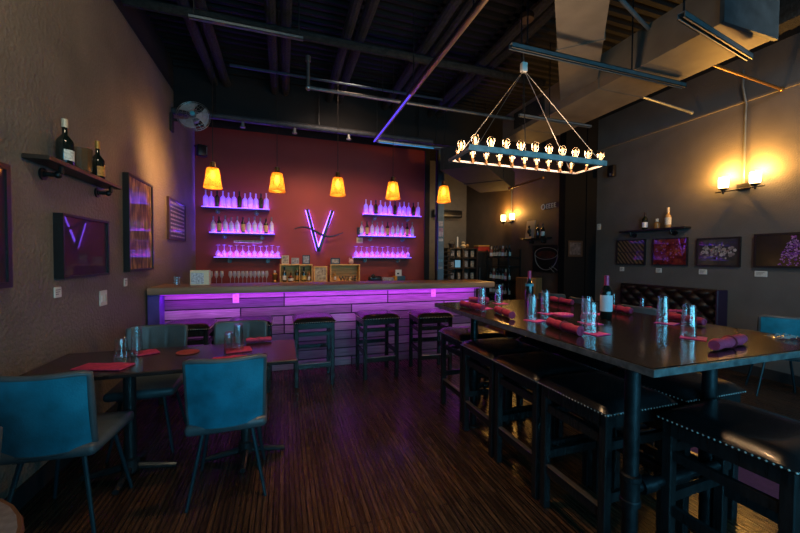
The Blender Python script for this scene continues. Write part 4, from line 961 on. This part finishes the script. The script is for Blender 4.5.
t = thing('candle', 'tall white candle on top of the display cabinet', 'candle', (3.9, 7.45, 1.666))
MB().lathe([(.018,0),(.018,.26),(.003,.262),(.003,.28)], 10).build('wax', M_white, t); MB().lathe([(.04,0),(.04,.012),(.018,.02)], 12).build('holder', M_gold, t)
t = thing('basket', 'small dark round basket at the left on top of the display cabinet', 'basket', (3.74, 7.42, 1.666))
MB().lathe([(.06,0),(.08,.10),(.07,.10),(.055,.01)], 14).build('basket_body', M_darkwood, t); MB().tube([(.075*math.cos(a*PI/10), 0, .10 + .08*math.sin(a*PI/10)) for a in range(11)], .006, 6).build('handle', M_darkwood, t)
# black organiser, small screen
t = thing('stacked_tray', 'stack of black trays beside the steel post behind the bar', 'tray stack', (3.04, 6.35, .975))
for i in range(7): MB().rbox(-.15 + .02*(i % 2), .13 + .02*(i % 3), -.1, .1, .02 + i*.09, .045 + i*.09, .006, 1).build('tray', M_frame, t)
MB().box(-.13, -.115, .07, .09, 0, .63).box(.10, .115, .07, .09, 0, .63).build('stand', M_frame, t, smooth=0)
t = thing('service_cabinet', 'dark low cabinet behind the bar end beneath the black trays', 'cabinet', (3.3, 6.2, 0))
MB().box(-.5, .55, 0, .45, 0, .93).build('cabinet_body', M_darkwood, t, smooth=0); MB().rbox(-.52, .57, -.02, .47, .93, .974, .005, 1).build('worktop', M_tablel, t)
t = thing('small_screen', 'small pale blue lit screen behind the bar end', 'screen', (3.36, 6.4, .975))
MB().rbox(-.07, .07, 0, .02, .25, .42, .004, 1).build('casing', M_frame, t); MB().box(-.06, .06, -.003, 0, .262, .408).build('display', emit('screen_glow', (.10,.22,.30), 1), t, smooth=0); MB().tube([(0,.01,0),(0,.01,.26)], .01, 6).lathe([(.07,0),(.07,.01)], 12).build('stand', M_frame, t)
tag(MB().rbox(4.45, 4.80, 5.62, 5.98, 0, 1.05, .01, 1).build('wooden_stand', mat('honey_wood', (.25,.11,.035), .5, noise=.3, nscale=6, stretch=(4,4,.5))), 'honey brown wooden stand below the wine glass painting', 'stand')
t = thing('black_valance', 'long black box mounted high on the grey back wall', 'wall unit', (4.2, 8.70, 2.62))
MB().rbox(-.42, .42, -.16, .04, -.1, .1, .03, 2).build('housing', M_frame, t); MB().box(-.36, .36, -.165, -.16, -.06, -.04).build('louvre', M_strut, t, smooth=0)
MB().box
# steel post
t = thing('steel_post', 'blue grey steel post covered with stickers at the end of the bar', 'post', (2.80, 6.05, 0))
MB().box(-.06, .06, -.04, .04, 0, 4.05).build('post_body', mat('post_metal', (.10,.17,.22), .4, .4, noise=.2, nscale=8), t, smooth=0)
MB().box(-.085, -.072, -.04, .04, 0, 4.05).build('flange', M_black, t, smooth=0)
MB().box(-.072, -.062, -.035, -.02, 1.2, 2.1).build('edge_reflection', emit('violet_reflection', (.10,.06,1), .15), t, smooth=0)  # violet reflection along the post edge, made as a faintly glowing strip
random.seed(12)
for z, hh, c in ((2.02,.10,(.6,.55,.5)), (1.92,.07,(.5,.3,.4)), (1.83,.09,(.62,.5,.55)), (1.74,.05,(.7,.7,.7)), (1.35,.05,(.15,.4,.5)), (1.22,.04,(.4,.4,.38))):
    MB().box(-.05, .04, -.043, -.04, z, z + hh).build('sticker', mat('sticker', c, .5, nscale=40, col2=tuple(q*.4 for q in c)), t, smooth=0)

# ------------------------------------------------------------------ chandelier
cx, cy, cz = 2.035, 2.57, 2.25
t = thing('chandelier', 'long rectangular steel frame chandelier ringed with bare filament bulbs', 'chandelier', (cx, cy, cz))
hx, hy = .69, .175
fr = MB()
fr.box(-hx, hx, -hy - .004, -hy + .004, .0, .045).box(-hx, hx, -hy, -hy + .022, .0, .004)
fr.box(-hx, hx, hy - .004, hy + .004, .0, .022).box(-hx, hx, hy - .022, hy, .0, .004)
for s in (-1, 1):
    x = s*hx; fr.box(x - .004, x + .004, -hy, hy, 0, .022); fr.box(x - (.022 if s > 0 else 0), x + (.022 if s < 0 else 0), -hy, hy, 0, .004)
fr.build('frame', mat('galvanised_frame', (.50,.42,.39), .45, .3, noise=.25, nscale=16), t, smooth=0)
pos = [(-hx + .06 + (2*hx - .12) * i / 9, -hy + .013) for i in range(10)] + [(-hx + .09 + (2*hx - .16) * i / 9, hy - .013) for i in range(10)] + [(-hx + .014, -.02), (hx - .014, .03)]
bulb = None
for i, (x, y) in enumerate(pos):
    if bulb is None:
        so = MB().lathe([(.013,-.002),(.015,.03),(.012,.035)], 10).build('lamp_socket', M_bulbcap, t, (x, y, .004))
        gl = MB().lathe([(.011,.033),(.014,.045),(.027,.075),(.030,.095),(.024,.115),(.010,.126),(.0005,.128)], 12).build('light_bulb', M_bulbg, so)
        fi = MB().tube([(-.006,0,.05),(-.008,0,.095),(0,0,.108),(.008,0,.095),(.006,0,.05)], .0032, 5).tube([(0,-.006,.055),(0,-.006,.1),(0,.006,.1),(0,.006,.055)], .0028, 5).build('filament', M_fil, so)
        bulb = (so, gl, fi)
    else:
        a = bulb[0].copy(); COL.objects.link(a); a.location = (x, y, .004); a.parent = t
        for q in bulb[1:]: d = q.copy(); COL.objects.link(d); d.parent = a
ap = (-.067, 0, .80)
for x, y in ((-hx + .06, -hy), (-hx + .06, hy), (hx - .06, -hy), (hx - .06, hy)):
    MB().tube([(x, y, .02), ap], .0028, 6).build('suspension_cable', M_steel, t)
MB().tube([ap, (ap[0] - .012, 0, 1.0), (ap[0], 0, .96)], .005, 6).build('hook', M_steel, t)
MB().rbox(ap[0] - .03, ap[0] + .025, -.02, .02, ap[2] - .02, ap[2] + .06, .008, 2).build('junction_tag', M_white, t)
MB().tube([(ap[0] - .02, .01, ap[2]), (ap[0] - .03, .01, 1.80)], .006, 6).tube([(ap[0], 0, ap[2]), (-.04, 0, .06)], .004, 5).build('power_cord', M_frame, t)
for i in range(5):
    l = bpy.data.lights.new('chandelier_glow', 'POINT'); l.color = (1,.66,.38); l.energy = 6.5; l.shadow_soft_size = .08
    o = bpy.data.objects.new('chandelier_glow', l); COL.objects.link(o); o.location = (cx - .55 + .275*i, cy, cz + .13)

# ------------------------------------------------------------------ lights
# daylight outside the street windows
area('daylight_window', (-.2, YF - .2, 1.6), (PI/2, 0, 0), 1.6, 1.7, 55, (.13,.62,.95))
area('daylight_door', (1.5, YF - .2, 1.3), (PI/2, 0, 0), 1.0, 2.3, 60, (.13,.62,.95))
area('daylight_window', (3.5, YF - .2, 1.6), (PI/2, 0, 0), 2.1, 1.7, 70, (.13,.62,.95))
# added spots without lamp fixtures: left wall glow, fill for the side walls
def spot(name, loc, tgt, e, col, ang, blend=.8, size=.06):
    l = bpy.data.lights.new(name, 'SPOT'); l.energy = e; l.color = col; l.spot_size = math.radians(ang); l.spot_blend = blend; l.shadow_soft_size = size
    o = bpy.data.objects.new(name, l); COL.objects.link(o); o.location = loc; d = Vector(tgt) - Vector(loc); o.rotation_euler = d.to_track_quat('-Z', 'Y').to_euler(); return o
spot('added_wall_glow', (-.62, 4.75, 2.45), (-1.42, 4.7, 2.3), 85, (1,.50,.17), 125, 1)  # added for the orange glow on the wall, no lamp hangs here
spot('red_wall_fill', (.8, 4.3, 3.7), (.7, 6.7, 1.9), 180, (1,.66,.45), 85, 1, .3)  # added fill to bring up the red wall, no fixture
spot('side_wall_fill', (-.1, .9, 3.9), (-1.42, 3.0, 2.2), 165, (1,.86,.58), 90, 1, .3)  # added to lift the left wall, no lamp modelled
spot('side_wall_fill', (3.2, .6, 3.9), (5.5, 2.8, 1.9), 140, (1,.88,.78), 90, 1, .3)
spot('lobby_light', (3.8, 6.6, 3.3), (3.9, 8.4, 1.6), 60, (1,.8,.55), 110, 1, .2)
spot('floor_fill', (.65, 1.8, 3.9), (.75, 1.8, 0), 420, (1,.60,.30), 72, 1, .12)  # added for the warm streak on the floorboards, no ceiling lamp
spot('counter_fill', (.3, 5.75, 3.5), (.35, 6.35, 1.1), 70, (1,.66,.36), 90, 1, .15)  # added to brighten the crates on the back counter
bl = area('bar_underlight', (.71, 4.45, .992), (math.radians(36), 0, 0), 3.95, .02, 14, (.50,.02,1), 150)

w = bpy.data.worlds.new('world'); sc.world = w; w.use_nodes = True
w.node_tree.nodes['Background'].inputs[0].default_value = (.25,.45,.6,1); w.node_tree.nodes['Background'].inputs[1].default_value = .5

# ------------------------------------------------------------------ camera
yw, p, r, F = 0.320083, -0.0241985, 0.00638349, 349.75
cyw, syw = math.cos(yw), math.sin(yw)
f = Vector((syw*math.cos(p), cyw*math.cos(p), math.sin(p))); rt = Vector((cyw, -syw, 0)); up = rt.cross(f)
rt2 = rt*math.cos(r) + up*math.sin(r); up2 = -rt*math.sin(r) + up*math.cos(r)
cam = bpy.data.cameras.new('camera'); co = bpy.data.objects.new('camera', cam); COL.objects.link(co)
M = Matrix((( rt2.x, up2.x, -f.x, 0), (rt2.y, up2.y, -f.y, 0), (rt2.z, up2.z, -f.z, 1.42), (0,0,0,1)))
co.matrix_world = M
cam.sensor_width = 36; cam.lens = F / 800 * 36; cam.clip_start = .05
sc.camera = co
sc.view_settings.view_transform = 'Standard'; sc.view_settings.look = 'None'; sc.view_settings.gamma = 1; sc.view_settings.exposure = .2
sc.view_settings.use_curve_mapping = False
sc.cycles.use_denoising = True; sc.cycles.max_bounces = 8; sc.cycles.transparent_max_bounces = 16; sc.cycles.sample_clamp_indirect = 5
sc.cycles.caustics_reflective = False; sc.cycles.caustics_refractive = False
